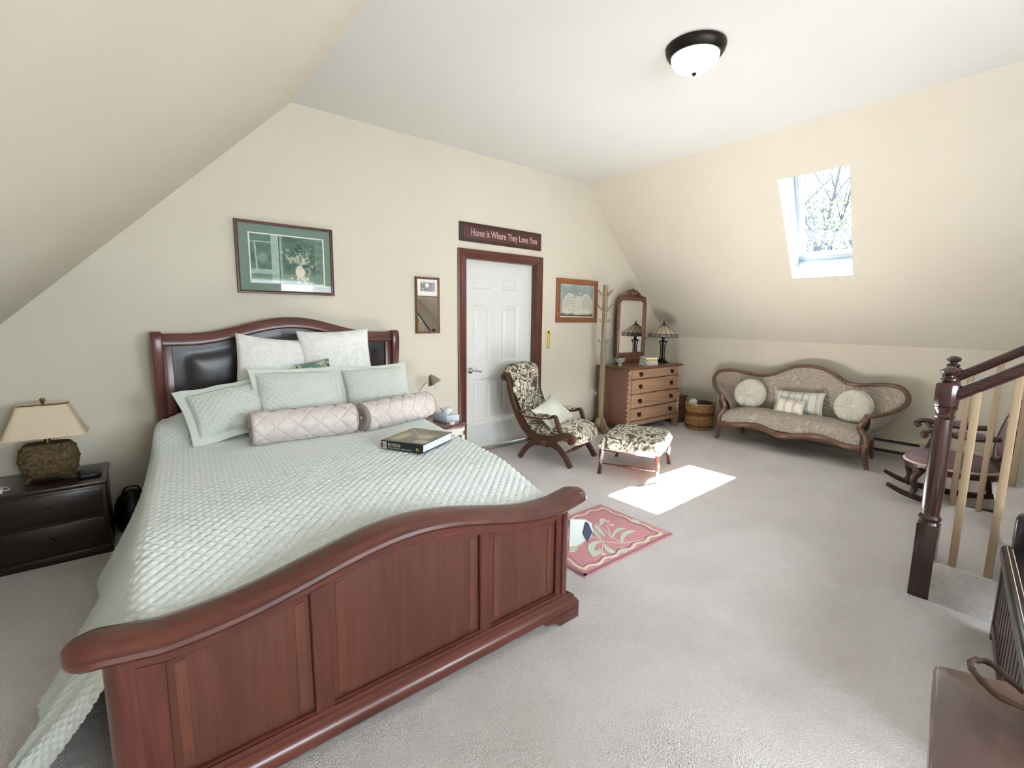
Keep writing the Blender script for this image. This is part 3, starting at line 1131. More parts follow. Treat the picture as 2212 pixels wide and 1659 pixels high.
def bed_book():
    a = np.array((1.084, 2.541))
    ex = np.array((1.222, 2.295)) - a
    L = np.linalg.norm(ex)
    ang = math.atan2(ex[1], ex[0])
    root = thing('photo_book', 'thick hardback photo book lying on the coverlet', 'book', (a[0], a[1], 0.690), rz=ang)
    w, d, h = L, 0.335, 0.049
    MB().box(0.004, w - 0.004, 0.008, d - 0.006, 0.004, h - 0.004).build('page_block', 'paper_edge', root, smooth=False)
    MB().box(0, w, 0, d, 0, 0.004).build('back_cover', 'book_black', root, bev=0.001)
    MB().box(0, w, -0.004, 0.008, 0, h).build('spine', 'book_black', root, bev=0.002)
    MB().box(0, w, 0, d, h - 0.004, h).build('front_cover', 'book_black', root, bev=0.001)
    def cover(U, V):
        f = fbm(U, V, 5, 4, 5)
        base = np.ones(U.shape + (3,)) * np.array((0.50, 0.46, 0.42))
        base = base * (0.75 + 0.5 * f[..., None])
        base = mixc(base, blob(U, V, 0.22, 0.35, 0.18, 0.4, 0.7), (0.80, 0.77, 0.60))
        base = mixc(base, np.clip(1 - np.abs(V - (0.15 + 0.9 * (1 - U)) * 0.9) / 0.035, 0, 1) * (U < 0.75), (0.78, 0.73, 0.66))
        base = mixc(base, blob(U, V, 0.72, 0.85, 0.35, 0.16, 0.5), (0.36, 0.37, 0.34))
        base = mixc(base, blob(U, V, 0.70, 0.48, 0.24, 0.22, 0.5), (0.76, 0.68, 0.60))
        base = mixc(base, blob(U, V, 0.85, 0.16, 0.22, 0.13, 0.4), (0.74, 0.70, 0.63))
        base = mixc(base, blob(U, V, 0.62, 0.28, 0.06, 0.04, 0.6), (0.40, 0.34, 0.30))
        base = mixc(base, np.clip((0.12 - V) / 0.12, 0, 1) * (f > 0.45), (0.42, 0.40, 0.40))
        return base * 0.93
    painted('cover_picture', 'print_gloss', root, (0.001, 0.006, h + 0.0006), (w - 0.002, 0, 0), (0, d - 0.008, 0), 70, 80, cover)
    y = -0.0048
    text_mesh('IN FOCUS', 0.026, 0.0002, 'print_white', root, (0.052, y, 0.020), (1, 0, 0), (0, 0, 1), width=0.083)
    text_mesh('NATIONAL GEOGRAPHIC   GREATEST PORTRAITS', 0.007, 0.0002, 'print_white', root, (0.052, y, 0.008), (1, 0, 0), (0, 0, 1), width=0.160, gapf=0.2)
    b = MB()
    for (x0, x1, z0, z1) in ((0.242, 0.245, 0.012, 0.028), (0.253, 0.256, 0.012, 0.028), (0.242, 0.256, 0.012, 0.015), (0.242, 0.256, 0.025, 0.028)):
        b.box(x0, x1, y - 0.0003, y + 0.0003, z0, z1)
    b.build('emblem', 'print_yellow', root, smooth=False)
    def face(U, V):
        c = np.ones(U.shape + (3,)) * np.array((0.75, 0.70, 0.67))
        c = mixc(c, blob(U, V, 0.2, 0.5, 0.25, 0.6, 0.5), (0.30, 0.24, 0.24))
        c = mixc(c, blob(U, V, 0.62, 0.45, 0.12, 0.25, 0.5), (0.55, 0.32, 0.32))
        return c
    painted('spine_picture', 'print_gloss', root, (0.002, y, 0.003), (0.040, 0, 0), (0, 0, 0.042), 14, 14, face)
bed_book()

# ------------------------------------------------------------------ left nightstand, lamp and the things by it
wood('nightstand_wood', '#170b0a', '#2c1513', 0.3, 0, 1.0, 0.3)
def left_nightstand():
    root = thing('nightstand', 'low dark mahogany nightstand under the woven table lamp', 'nightstand', (-0.44, 3.85, 0))
    x0, x1, y0, y1, zt = -0.70, -0.178, 3.635, 4.085, 0.457
    MB().box(x0 + 0.01, x1 - 0.008, y0 + 0.012, y1, 0.03, zt - 0.026).build('body', 'nightstand_wood', root, bev=0.004, world=True)
    MB().box(x0, x1, y0, y1, zt - 0.026, zt).build('top', 'nightstand_wood', root, bev=0.006, world=True)
    MB().box(x0 + 0.004, x1 - 0.002, y0 + 0.006, y1, 0.0, 0.05).build('plinth', 'nightstand_wood', root, bev=0.005, world=True)
    for z0, z1 in ((0.065, 0.235), (0.25, 0.42)):
        dr = MB().box(x0 + 0.03, x1 - 0.03, y0 + 0.002, y0 + 0.014, z0, z1).build('drawer', 'nightstand_wood', root, bev=0.003, world=True)
        k = MB().lathe([(0.0, -0.024), (0.012, -0.022), (0.014, -0.014), (0.006, -0.006), (0.007, 0.0)], (0.0 - 0.0, 3.637 - 3.85, (z0 + z1) / 2), 14, axis=1)
        k.build('knob', 'nightstand_wood', dr)
left_nightstand()

def shade_mat():
    t = NT('linen_shade', 0.85, 0.1)
    mp = t.coord((1, 1, 1))
    nz = t.noise(mp, 260, 2)
    rp = t.ramp(nz, 'Fac', [(0.3, S('#d8c4a8')), (0.7, S('#e4d2b8'))])
    t.l(rp, 'Color', t.b, 'Base Color')
    t.b.inputs['Transmission Weight'].default_value = 0.0
    t.b.inputs['Subsurface Weight'].default_value = 0.0
    M['linen_shade'] = t.m
shade_mat()
def wovenmat(name, c1, c2, sc=60):
    t = NT(name, 0.7, 0.3)
    mp = t.coord()
    nz = t.noise(mp, sc, 4, 0.7)
    rp = t.ramp(nz, 'Fac', [(0.35, S(c1)), (0.65, S(c2))])
    t.l(rp, 'Color', t.b, 'Base Color')
    t.bump(nz, 'Fac', 0.5, 0.003)
    M[name] = t.m
wovenmat('rattan_dark', '#37291b', '#75603f')
plain('brass_aged', '#8a6b35', 0.35, metal=1.0, var=0.1)

def left_lamp():
    root = thing('table_lamp', 'table lamp with cream rectangular shade and woven base', 'lamp', (-0.434, 3.86, 0.457))
    # small feet plate, bulging woven body (rounded rectangle section), neck, shade, finial
    def rrect(a, c, n=40, p=3.2):
        r = []
        for k in range(n):
            t_ = 2 * PI * k / n
            cx_, sy_ = math.cos(t_), math.sin(t_)
            r.append((a * math.copysign(abs(cx_) ** (2 / p), cx_), c * math.copysign(abs(sy_) ** (2 / p), sy_)))
        return r
    def sect(prof, n=40, ridge=0.0, p=3.2):
        g = []
        for a, c, z in prof:
            ring = rrect(a, c, n, p)
            g.append([(x * (1 + ridge * (k % 2)), y * (1 + ridge * (k % 2)), z) for k, (x, y) in enumerate(ring)])
        return g
    prof = []
    zs = np.linspace(0.030, 0.222, 15)
    for z in zs:
        s = (z - 0.126) / 0.096
        a = 0.075 + 0.056 * math.sqrt(max(0, 1 - s * s * 0.82)) * (1.0 - 0.12 * s * 0)
        prof.append((a * 1.0, a * 0.62, float(z)))
    b = MB()
    g = sect(prof, 64, 0.022)
    b.surf(g, cv=True)
    b.add(g[-1], [tuple(range(64))])
    b.add(g[0], [tuple(range(64))[::-1]])
    body = b.build('woven_body', 'rattan_dark', root, ang=20)
    for z in (0.06, 0.126, 0.192):
        s = (z - 0.126) / 0.096
        a = 0.075 + 0.056 * math.sqrt(max(0, 1 - s * s * 0.82)) + 0.004
        MB().tube([(x, y, z) for x, y in rrect(a, a * 0.62, 48)], 0.004, 6, closed=True).build('woven_band', 'rattan_dark', body)
    for sx in (-1, 1):
        for sy in (-1, 1):
            MB().tube([(sx * 0.085, sy * 0.045, 0.035), (sx * 0.095, sy * 0.05, 0.015), (sx * 0.105, sy * 0.055, 0.0)], [0.012, 0.010, 0.012], 8).build('foot', 'rattan_dark', root)
    MB().cyl((0, 0, 0.22), (0, 0, 0.285), 0.015).build('neck', 'brass_aged', root)
    g = sect([(0.182, 0.120, 0.272), (0.110, 0.070, 0.452)], 56, 0, 9)
    g2 = sect([(0.108, 0.068, 0.452), (0.180, 0.118, 0.272)], 56, 0, 9)
    MB().surf(g + g2, cu=True, cv=True).build('lamp_shade', 'linen_shade', root, ang=40)
    for z, a, c in ((0.272, 0.183, 0.121), (0.452, 0.111, 0.071)):
        MB().tube([(x, y, z) for x, y in rrect(a, c, 56, 9)], 0.003, 6, closed=True).build('shade_trim', 'linen_shade', root)
    MB().lathe([(0.004, 0.28), (0.004, 0.455), (0.010, 0.460), (0.006, 0.470), (0.014, 0.478), (0.012, 0.488), (0.004, 0.493), (0.0, 0.494)], (0, 0, 0), 12).build('finial', 'brass_aged', root)
    MB().beam((-0.108, 0, 0.450), (0.108, 0, 0.450), 0.004, 0.004).build('harp_bar', 'brass_aged', root)
left_lamp()
plain('black_plastic', '#0d0d0e', 0.45, var=0.1)
plain('dark_leather_case', '#191214', 0.45, var=0.1, bump=0.2)
def small_left():
    r = thing('eyeglass_case', 'dark flat case on the nightstand right of the lamp base', 'case', (-0.262, 3.80, 0.457), rz=R(8))
    MB().box(-0.05, 0.05, -0.07, 0.07, 0.0, 0.03).build('case_body', 'dark_leather_case', r, bev=0.01, seg=3)
    MB().box(-0.051, 0.051, -0.071, 0.071, 0.017, 0.020).build('case_seam', 'black_plastic', r, bev=0.001)
    r = thing('phone_charger', 'white charger plug at the left edge of the nightstand', 'charger', (-0.645, 3.70, 0.457))
    MB().box(-0.03, 0.03, -0.02, 0.02, 0, 0.025).build('plug_body', 'door_white', r, bev=0.005)
    MB().tube(spline([(0.03, 0, 0.012), (0.05, 0.03, 0.006), (0.03, 0.09, 0.005), (-0.02, 0.13, 0.005)], 6), 0.003, 8).build('cable', 'door_white', r)
    r = thing('black_bag', 'black soft bag on the floor between nightstand and bed', 'bag', (-0.075, 3.99, 0))
    g = []
    for z, a, c in ((0.0, 0.09, 0.10), (0.06, 0.105, 0.12), (0.15, 0.10, 0.115), (0.22, 0.075, 0.10), (0.255, 0.035, 0.07), (0.262, 0.005, 0.02)):
        g.append([(a * math.cos(q) * (1 + 0.05 * math.sin(5 * q)), c * math.sin(q), z) for q in np.linspace(0, 2 * PI, 28, endpoint=False)])
    MB().surf(g, cv=True).build('bag_body', 'black_plastic', r, ang=70)
    MB().tube(spline([(-0.05, 0, 0.24), (-0.03, -0.02, 0.29), (0.03, -0.02, 0.29), (0.05, 0, 0.24)], 6), 0.006, 8).build('bag_handle', 'black_plastic', r)
small_left()

# ------------------------------------------------------------------ right nightstand with reading lamp and tissues
plain('cream_paint', '#e4ddcf', 0.5, var=0.02)
wood('rns_top', '#4a1d18', '#733a2d', 0.25, 1, 1.0, 0.4)
plain('nickel', '#b4aba0', 0.28, metal=1.0, var=0.04)
plain('tissue_paper', '#eef1f3', 0.9, var=0.01)
def tissue_print():
    t = NT('tissue_box_print', 0.6, 0.3)
    mp = t.coord()
    nz = t.noise(mp, 45, 2, 0.5, 1.0)
    rp = t.ramp(nz, 'Fac', [(0.35, S('#b9c6d2')), (0.5, S('#dbe3ea')), (0.65, S('#c3ced8'))])
    t.l(rp, 'Color', t.b, 'Base Color')
    M['tissue_box_print'] = t.m
tissue_print()
def right_nightstand():
    root = thing('nightstand', 'small cream nightstand with cherry top between bed and door', 'nightstand', (2.13, 3.76, 0))
    x0, x1, y0, y1, zt = 1.955, 2.315, 3.46, 4.05, 0.500
    poly = [(x0, y0), (x1 - 0.05, y0), (x1 - 0.015, y0 + 0.015), (x1, y0 + 0.05), (x1, y1), (x0, y1)]
    MB().prism(poly, lambda a, c, d: (a, c, d), zt - 0.022, zt).build('top', 'rns_top', root, bev=0.006, world=True)
    MB().box(x0 + 0.02, x1 - 0.03, y0 + 0.03, y1 - 0.01, zt - 0.10, zt - 0.022).build('apron', 'cream_paint', root, bev=0.003, world=True)
    dr = MB().box(x0 + 0.04, x1 - 0.05, y0 + 0.022, y0 + 0.032, zt - 0.09, zt - 0.032).build('drawer', 'cream_paint', root, bev=0.002, world=True)
    MB().lathe([(0.0, -0.022), (0.010, -0.02), (0.012, -0.013), (0.005, -0.006), (0.006, 0.0)], (0.0, y0 + 0.022 - 3.76, zt - 0.06), 12, axis=1).build('knob', 'nickel', dr)
    for x in (x0 + 0.02, x1 - 0.06):
        for y in (y0 + 0.03, y1 - 0.04):
            MB().box(x, x + 0.03, y, y + 0.03, 0, zt - 0.06).build('leg', 'cream_paint', root, bev=0.003, world=True)
    MB().box(x0 + 0.03, x1 - 0.04, y0 + 0.04, y1 - 0.02, 0.14, 0.158).build('shelf', 'cream_paint', root, bev=0.003, world=True)
right_nightstand()
def reading_lamp():
    root = thing('reading_lamp', 'brushed nickel swing-arm reading lamp on the right nightstand', 'lamp', (2.06, 3.90, 0.500))
    MB().lathe([(0.0, 0.0), (0.07, 0.0), (0.072, 0.008), (0.06, 0.016), (0.012, 0.022), (0.010, 0.03)], (0, 0, 0), 24).build('base', 'nickel', root)
    MB().cyl((0, 0, 0.02), (0, 0, 0.27), 0.006).build('stem', 'nickel', root)
    MB().tube(spline([(0, 0, 0.27), (0.01, 0, 0.285), (0.035, -0.015, 0.325), (0.06, -0.03, 0.345)], 5), 0.0045, 8).build('arm', 'nickel', root)
    MB().lathe([(0.0, 0.012), (0.011, 0.008), (0.011, -0.008), (0.0, -0.012)], (0, 0, 0.27), 12, axis=1).build('elbow_joint', 'nickel', root)
    ax = Vector((0.40, -0.25, -0.88)).normalized()
    ap = Vector((0.085, -0.035, 0.412))
    q = Vector((0, 0, -1)).rotation_difference(ax)
    b = MB()
    prof = [(0.010, 0.0), (0.020, -0.006), (0.036, -0.030), (0.052, -0.060), (0.066, -0.085), (0.069, -0.088), (0.064, -0.083), (0.034, -0.030), (0.015, -0.01)]
    g = []
    for r_, h in prof:
        g.append([tuple(ap + q @ Vector((r_ * math.cos(a), r_ * math.sin(a), h))) for a in np.linspace(0, 2 * PI, 28, endpoint=False)])
    b.surf(g, cv=True)
    b.build('shade', 'nickel', root, ang=50)
    e = ap + ax * 0.075
    MB().cyl(tuple(e), tuple(e + Vector((0.012, -0.005, -0.075))), 0.0045).build('aiming_handle', 'tissue_paper', root)
    MB().lathe([(0.0, 0), (0.018, 0.01), (0.022, 0.03), (0.012, 0.05), (0.0, 0.055)], tuple(ap + ax * 0.08 - Vector((0, 0, 0.0))), 12).build('bulb', 'tissue_paper', root)
reading_lamp()
def tissue_box():
    root = thing('tissue_box', 'pale blue tissue box with a tuft of tissue on the right nightstand', 'tissue box', (2.225, 3.72, 0.500), rz=R(4))
    MB().box(-0.07, 0.07, -0.115, 0.115, 0, 0.062).build('box', 'tissue_box_print', root, bev=0.002)
    g = []
    rng = random.Random(4)
    n = 32
    for k, (r_, h) in enumerate(((0.030, 0.060), (0.036, 0.075), (0.046, 0.095), (0.056, 0.115), (0.044, 0.112), (0.026, 0.085), (0.004, 0.075))):
        g.append([((r_ * (1.0 + 0.22 * math.sin(5 * q + 0.6 * k) * (k > 0))) * math.cos(q) * 0.75, r_ * 1.45 * math.sin(q), h + 0.012 * math.sin(3 * q + 1) * (k in (2, 3, 4))) for q in np.linspace(0, 2 * PI, n, endpoint=False)])
    MB().surf(g, cv=True).build('tissue', 'tissue_paper', root, ang=60)
    r = thing('pill_box', 'small white box in front of the tissue box', 'box', (2.17, 3.52, 0.500), rz=R(20))
    MB().box(-0.022, 0.022, -0.015, 0.015, 0, 0.022).build('box_body', 'door_white', r, bev=0.004)
    MB().box(-0.0225, 0.0225, -0.0155, 0.0155, 0.022, 0.030).build('box_lid', 'door_white', r, bev=0.003)
tissue_box()

# ------------------------------------------------------------------ pictures, mirror, sign and small wall things
wood('frame_mahogany', '#42190f', '#6b3020', 0.35, 0, 1.5, 0.2)
wood('frame_oak', '#5d3a1c', '#8a5c30', 0.4, 2, 1.5, 0.1)
wood('frame_cherry', '#7a3f22', '#a8643c', 0.35, 0, 1.2, 0.3)
plain('mat_green', '#7c8f83', 0.9, 0.1, var=0.03)
plain('mat_white', '#ece9df', 0.9, 0.1, var=0.02)
def picture_frame(root, x0, x1, z0, z1, w, d, mat, y=W, lip=0.006):
    """four mitred mouldings around (x0..x1, z0..z1), world coordinates"""
    O = [(x0, z0), (x1, z0), (x1, z1), (x0, z1)]
    I = [(x0 + w, z0 + w), (x1 - w, z0 + w), (x1 - w, z1 - w), (x0 + w, z1 - w)]
    prof = [(0.0, 0.0), (0.0, d * 0.7), (0.15, d), (0.4, d), (0.6, d * 0.82), (0.85, d * 0.78), (1.0, d * 0.6), (1.0, 0.0)]
    for k in range(4):
        c = (k + 1) % 4
        rings = []
        for t_, h in prof:
            rings.append([(O[e][0] * (1 - t_) + I[e][0] * t_, y - h, O[e][1] * (1 - t_) + I[e][1] * t_) for e in (k, c)])
        b = MB().surf(rings)
        for e in (0, 1):
            b.add([r[e] for r in rings], [tuple(range(len(rings)))])
        b.build('frame_moulding', mat, root, world=True, ang=25)

def green_picture():
    root = thing('framed_print', 'framed green-matted print of flowers in a jug above the bed', 'picture', (1.015, W, 1.885))
    x0, x1, z0, z1 = 0.655, 1.368, 1.614, 2.152
    picture_frame(root, x0, x1, z0, z1, 0.022, 0.032, 'frame_mahogany')
    MB().box(x0 + 0.015, x1 - 0.015, W - 0.014, W - 0.004, z0 + 0.015, z1 - 0.015).build('mat_board', 'mat_green', root, smooth=False, world=True)
    px0, px1, pz0, pz1 = 0.752, 1.285, 1.702, 2.058
    MB().box(px0 - 0.010, px1 + 0.010, W - 0.016, W - 0.013, pz0 - 0.010, pz1 + 0.010).build('inner_mat', 'mat_white', root, smooth=False, world=True)
    def art(U, V):
        f = fbm(U * 1.0, V, 2, 6, 5)
        g = fbm(U, V, 8, 20, 3)
        c = np.ones(U.shape + (3,)) * np.array((0.33, 0.46, 0.40)) * (0.72 + 0.55 * f[..., None])
        def lightgrey(m, k=1.0):
            return mixc(c, m * (0.65 + 0.5 * g) * k, (0.70, 0.78, 0.72))
        c = lightgrey(((U > 0.27) & (U < 0.375)) * 1.0)
        c = mixc(c, ((U > 0.375) & (U < 0.385)) * 1.0, (0.20, 0.28, 0.24))
        c = lightgrey(((U > 0.385) & (U < 0.42)) * 0.7)
        c = lightgrey(((V < 0.27) & (V > 0.17) & (U < 0.28)) * 0.9)
        c = lightgrey((np.abs(V - 0.84) < 0.012) & (U < 0.27)) if False else mixc(c, ((np.abs(V - 0.84 - 0.02 * U) < 0.012) & (U < 0.27)) * 0.9, (0.68, 0.76, 0.70))
        c = mixc(c, ((np.abs(U - 0.06 - 0.03 * (0.85 - V)) < 0.011) & (V > 0.22) & (V < 0.85)) * 0.9, (0.68, 0.76, 0.70))
        c = mixc(c, blob(U, V, 0.15, 0.52, 0.09, 0.14, 0.5) * (0.4 + 0.8 * g), (0.55, 0.62, 0.56))
        c = mixc(c, (V < 0.17) * 0.45, (0.50, 0.62, 0.53))
        c = mixc(c, ((V < 0.20) & (U > 0.42)) * 0.4, (0.55, 0.66, 0.58))
        c = mixc(c, (U > 0.88) * (0.45 + 0.5 * (np.sin(V * 40) > 0)) * 0.8, (0.48, 0.57, 0.51))
        c = mixc(c, blob(U, V, 0.68, 0.62, 0.22, 0.30, 0.6) * (g > 0.52), (0.17, 0.24, 0.19))
        c = mixc(c, blob(U, V, 0.66, 0.25, 0.075, 0.155, 0.2), (0.90, 0.86, 0.76))
        c = mixc(c, blob(U, V, 0.77, 0.27, 0.05, 0.10, 0.5) - blob(U, V, 0.765, 0.27, 0.032, 0.07, 0.4), (0.80, 0.82, 0.72))
        rng = random.Random(3)
        for k in range(150):
            a, q = rng.gauss(0.69, 0.085), rng.gauss(0.62, 0.13)
            c = mixc(c, blob(U, V, a, q, rng.uniform(0.008, 0.02), rng.uniform(0.012, 0.03), 0.6) * 0.8, rng.choice(((0.17, 0.25, 0.20), (0.42, 0.55, 0.46), (0.58, 0.66, 0.56), (0.24, 0.32, 0.25))))
        for k in range(40):
            a, q = rng.gauss(0.66, 0.085), rng.gauss(0.50, 0.08)
            for p in range(5):
                th = p * 1.257 + k
                c = mixc(c, blob(U, V, a + 0.016 * math.cos(th), q + 0.024 * math.sin(th), 0.010, 0.014, 0.6) * 0.85, (0.88, 0.88, 0.78))
        for k in range(16):
            a, q = rng.gauss(0.70, 0.06), rng.gauss(0.09, 0.03)
            c = mixc(c, blob(U, V, a, q, 0.022, 0.03, 0.5), (0.86, 0.86, 0.76))
        return c * 0.97
    r = thing('x', '', '')
    bpy.data.objects.remove(r)
    painted('print', 'print_framed', root, (px0 - 1.015, -0.0172, pz0 - 1.885), (px1 - px0, 0, 0), (0, 0, pz1 - pz0), 150, 110, art)
    def cap(U, V):
        g = fbm(U, V, 4, 10, 3)
        c = np.ones(U.shape + (3,)) * np.array((0.86, 0.90, 0.88))
        c = c * (0.86 + 0.25 * g[..., None])
        return mixc(c, ((np.abs(V - 0.6) < 0.10) & (U > 0.18) & (U < 0.34)) * (g > 0.45), (0.55, 0.62, 0.60))
    painted('caption_strip', 'print_framed', root, (0.955 - 1.015, -0.0150, 1.640 - 1.885), (0.388, 0, 0), (0, 0, 0.052), 60, 14, cap)
green_picture()

t = NT('mirror_glass', 0.01, 0.5, 1.0)
t.b.inputs['Base Color'].default_value = (0.93, 0.92, 0.90, 1)
M['mirror_glass'] = t.m
def narrow_mirror():
    root = thing('wall_mirror', 'narrow wood-framed wall mirror with a small picture on top', 'mirror', (2.252, W, 1.558))
    x0, x1, z0, z1 = 2.124, 2.380, 1.290, 1.824
    picture_frame(root, x0, x1, z0, z1, 0.020, 0.030, 'frame_oak')
    zs = 1.640
    MB().box(x0 + 0.018, x1 - 0.018, W - 0.026, W - 0.004, zs - 0.006, zs + 0.006).build('divider_bar', 'frame_oak', root, bev=0.002, world=True)
    MB().box(x0 + 0.015, x1 - 0.015, W - 0.014, W - 0.005, z0 + 0.015, zs).build('mirror_plate', 'mirror_glass', root, smooth=False, world=True)
    MB().box(x0 + 0.015, x1 - 0.015, W - 0.014, W - 0.005, zs, z1 - 0.015).build('mat_board', 'mat_white', root, smooth=False, world=True)
    def art(U, V):
        f = fbm(U, V, 12, 5, 4)
        c = np.ones(U.shape + (3,)) * np.array((0.62, 0.62, 0.64)) * (0.65 + 0.6 * f[..., None])
        c = mixc(c, ((np.abs(U - 0.28) < 0.03) | (np.abs(U - 0.75) < 0.03)) * 0.5, (0.42, 0.42, 0.45))
        return mixc(c, blob(U, V, 0.46, 0.66, 0.15, 0.27, 0.3), (0.97, 0.96, 0.88))
    painted('print', 'print_framed', root, (2.176 - 2.252, -0.0148, 1.690 - 1.558), (0.155, 0, 0), (0, 0, 0.086), 40, 24, art)
narrow_mirror()

wood('sign_brown', '#4b2c2a', '#5d3937', 0.5, 0, 1.0, 0.0)
wood('sign_edge', '#3a211b', '#4d2f25', 0.5, 0, 1.0, 0.0)
plain('sign_letter', '#d9b6a8', 0.6, var=0.03)
def sign():
    root = thing('wall_sign', 'long brown wooden sign with cream lettering above the door', 'sign', (3.167, W, 2.30))
    x0, x1, z0, z1 = 2.618, 3.714, 2.206, 2.393
    b = MB()
    rings = []
    for t_, h in ((0, 0), (0, 0.012), (0.004, 0.014), (0.040, 0.020), (0.044, 0.020)):
        rings.append([(x0 + t_, W - h, z0 + t_), (x1 - t_, W - h, z0 + t_), (x1 - t_, W - h, z1 - t_), (x0 + t_, W - h, z1 - t_)])
    b.surf(rings, cv=True)
    b.build('bevelled_edge', 'sign_edge', root, world=True, smooth=False)
    MB().box(x0 + 0.044, x1 - 0.044, W - 0.021, W, z0 + 0.044 - 0.012, z1 - 0.044 + 0.012).build('face_board', 'sign_brown', root, bev=0.003, world=True)
    text_mesh('Home is Where They Love You', 0.10, 0.0015, 'sign_letter', root, (2.748 - 3.167, -0.0222, 2.268 - 2.30), (1, 0, 0), (0, 0, 1), width=0.885)
sign()

def angel_picture():
    root = thing('framed_print', 'reddish wood framed pale print of a winged figure right of the door', 'picture', (4.338, W, 1.663))
    x0, x1, z0, z1 = 3.975, 4.700, 1.403, 1.924
    picture_frame(root, x0, x1, z0, z1, 0.062, 0.032, 'frame_cherry')
    MB().box(x0 + 0.05, x1 - 0.05, W - 0.014, W - 0.004, z0 + 0.05, z1 - 0.05).build('mat_board', 'mat_white', root, smooth=False, world=True)
    def art(U, V):
        f = fbm(U, V, 21, 5, 5)
        g = fbm(U, V, 22, 18, 3)
        c = np.ones(U.shape + (3,)) * np.array((0.62, 0.68, 0.68)) * (0.80 + 0.32 * f[..., None])
        c = mixc(c, (V < 0.09) * (0.6 + 0.4 * g), (0.33, 0.31, 0.26))
        # two feathered wings folded down either side
        for s_ in (-1, 1):
            a = (U - 0.52) * s_
            top = 0.30 + 0.42 * np.sin(np.clip((a - 0.02) / 0.46, 0, 1) * PI) ** 0.7
            m = ((a > 0.03) & (a < 0.46) & (V < top) & (V > 0.08 + 0.25 * np.clip(a - 0.30, 0, 1))) * 1.0
            r_ = np.sqrt((a - 0.08) ** 2 + ((V - 0.02) * 0.66) ** 2)
            feather = 0.5 + 0.5 * np.sin(95 * r_ + 14 * np.arctan2(V, a + 0.02))
            c = mixc(c, m * 0.9, (0.74, 0.73, 0.65))
            c = mixc(c, m * feather * 0.65, (0.90, 0.89, 0.82))
            c = mixc(c, m * (np.abs(V - top) < 0.03), (0.93, 0.92, 0.86))
        # robe, bowed head, seated small figures
        c = mixc(c, ((np.abs(U - 0.54) < 0.07 + 0.16 * (0.62 - V)) & (V < 0.64) & (V > 0.06)) * (0.65 + 0.4 * g), (0.86, 0.86, 0.80))
        c = mixc(c, (np.abs(np.sin(U * 46 + 4 * V)) < 0.16) * (np.abs(U - 0.54) < 0.15) * (V < 0.5) * 0.45, (0.58, 0.57, 0.50))
        c = mixc(c, blob(U, V, 0.56, 0.78, 0.050, 0.085, 0.35), (0.62, 0.56, 0.44))
        c = mixc(c, blob(U, V, 0.575, 0.745, 0.032, 0.055, 0.4), (0.86, 0.78, 0.70))
        c = mixc(c, ((np.abs(U - 0.42) < 0.035) & (V > 0.52) & (V < 0.62)) * 0.8, (0.84, 0.76, 0.68))
        for (u, v, ru, rv) in ((0.20, 0.17, 0.13, 0.13), (0.30, 0.24, 0.08, 0.12), (0.78, 0.16, 0.15, 0.12), (0.88, 0.14, 0.10, 0.09), (0.50, 0.13, 0.10, 0.09)):
            c = mixc(c, blob(U, V, u, v, ru, rv, 0.35) * (0.55 + 0.6 * g), (0.87, 0.85, 0.78))
        c = mixc(c, blob(U, V, 0.25, 0.20, 0.018, 0.03, 0.5), (0.42, 0.36, 0.30))
        return c * 0.97
    painted('print', 'print_framed', root, (4.040 - 4.338, -0.0150, 1.476 - 1.663), (0.585, 0, 0), (0, 0, 0.385), 100, 80, art)
angel_picture()

plain('thermo_yellow', '#d9c43c', 0.4, var=0.05)
plain('thermo_white', '#e8e6df', 0.5, var=0.02)
plain('dark_print', '#4a3a22', 0.6, var=0.1)
def thermometer():
    root = thing('thermometer', 'slim yellow wall thermometer beside the door casing', 'thermometer', (3.860, W, 1.195))
    MB().prism([(-0.030, -0.125), (-0.018, -0.148), (0.0, -0.158), (0.018, -0.148), (0.030, -0.125), (0.030, 0.10), (0.020, 0.125), (0.008, 0.132), (0.0, 0.152), (-0.008, 0.132), (-0.020, 0.125), (-0.030, 0.10)], lambda a, c, d: (a, d, c), -0.010, 0.0).build('back_plate', 'thermo_white', root, bev=0.002)
    MB().box(-0.026, 0.026, -0.013, -0.010, -0.105, 0.115).build('face_plate', 'thermo_yellow', root, bev=0.001)
    MB().cyl((0, -0.016, -0.08), (0, -0.016, 0.045), 0.0035).build('glass_tube', 'thermo_white', root)
    MB().lathe([(0.0, -0.018), (0.007, -0.016), (0.007, -0.013)], (0, 0, -0.09), 12, axis=1).build('tube_bulb', 'dark_print', root)
    b = MB()
    for k in range(12):
        b.box(0.008, 0.018 if k % 2 == 0 else 0.014, -0.0134, -0.0128, -0.07 + k * 0.010, -0.068 + k * 0.010)
    b.build('scale_marks', 'dark_print', root, smooth=False)
    MB().prism([(-0.012, 0.075), (0.012, 0.072), (0.016, 0.090), (0.004, 0.108), (-0.014, 0.100)], lambda a, c, d: (a, d, c), -0.0134, -0.0128).build('emblem', 'dark_print', root, smooth=False)
thermometer()
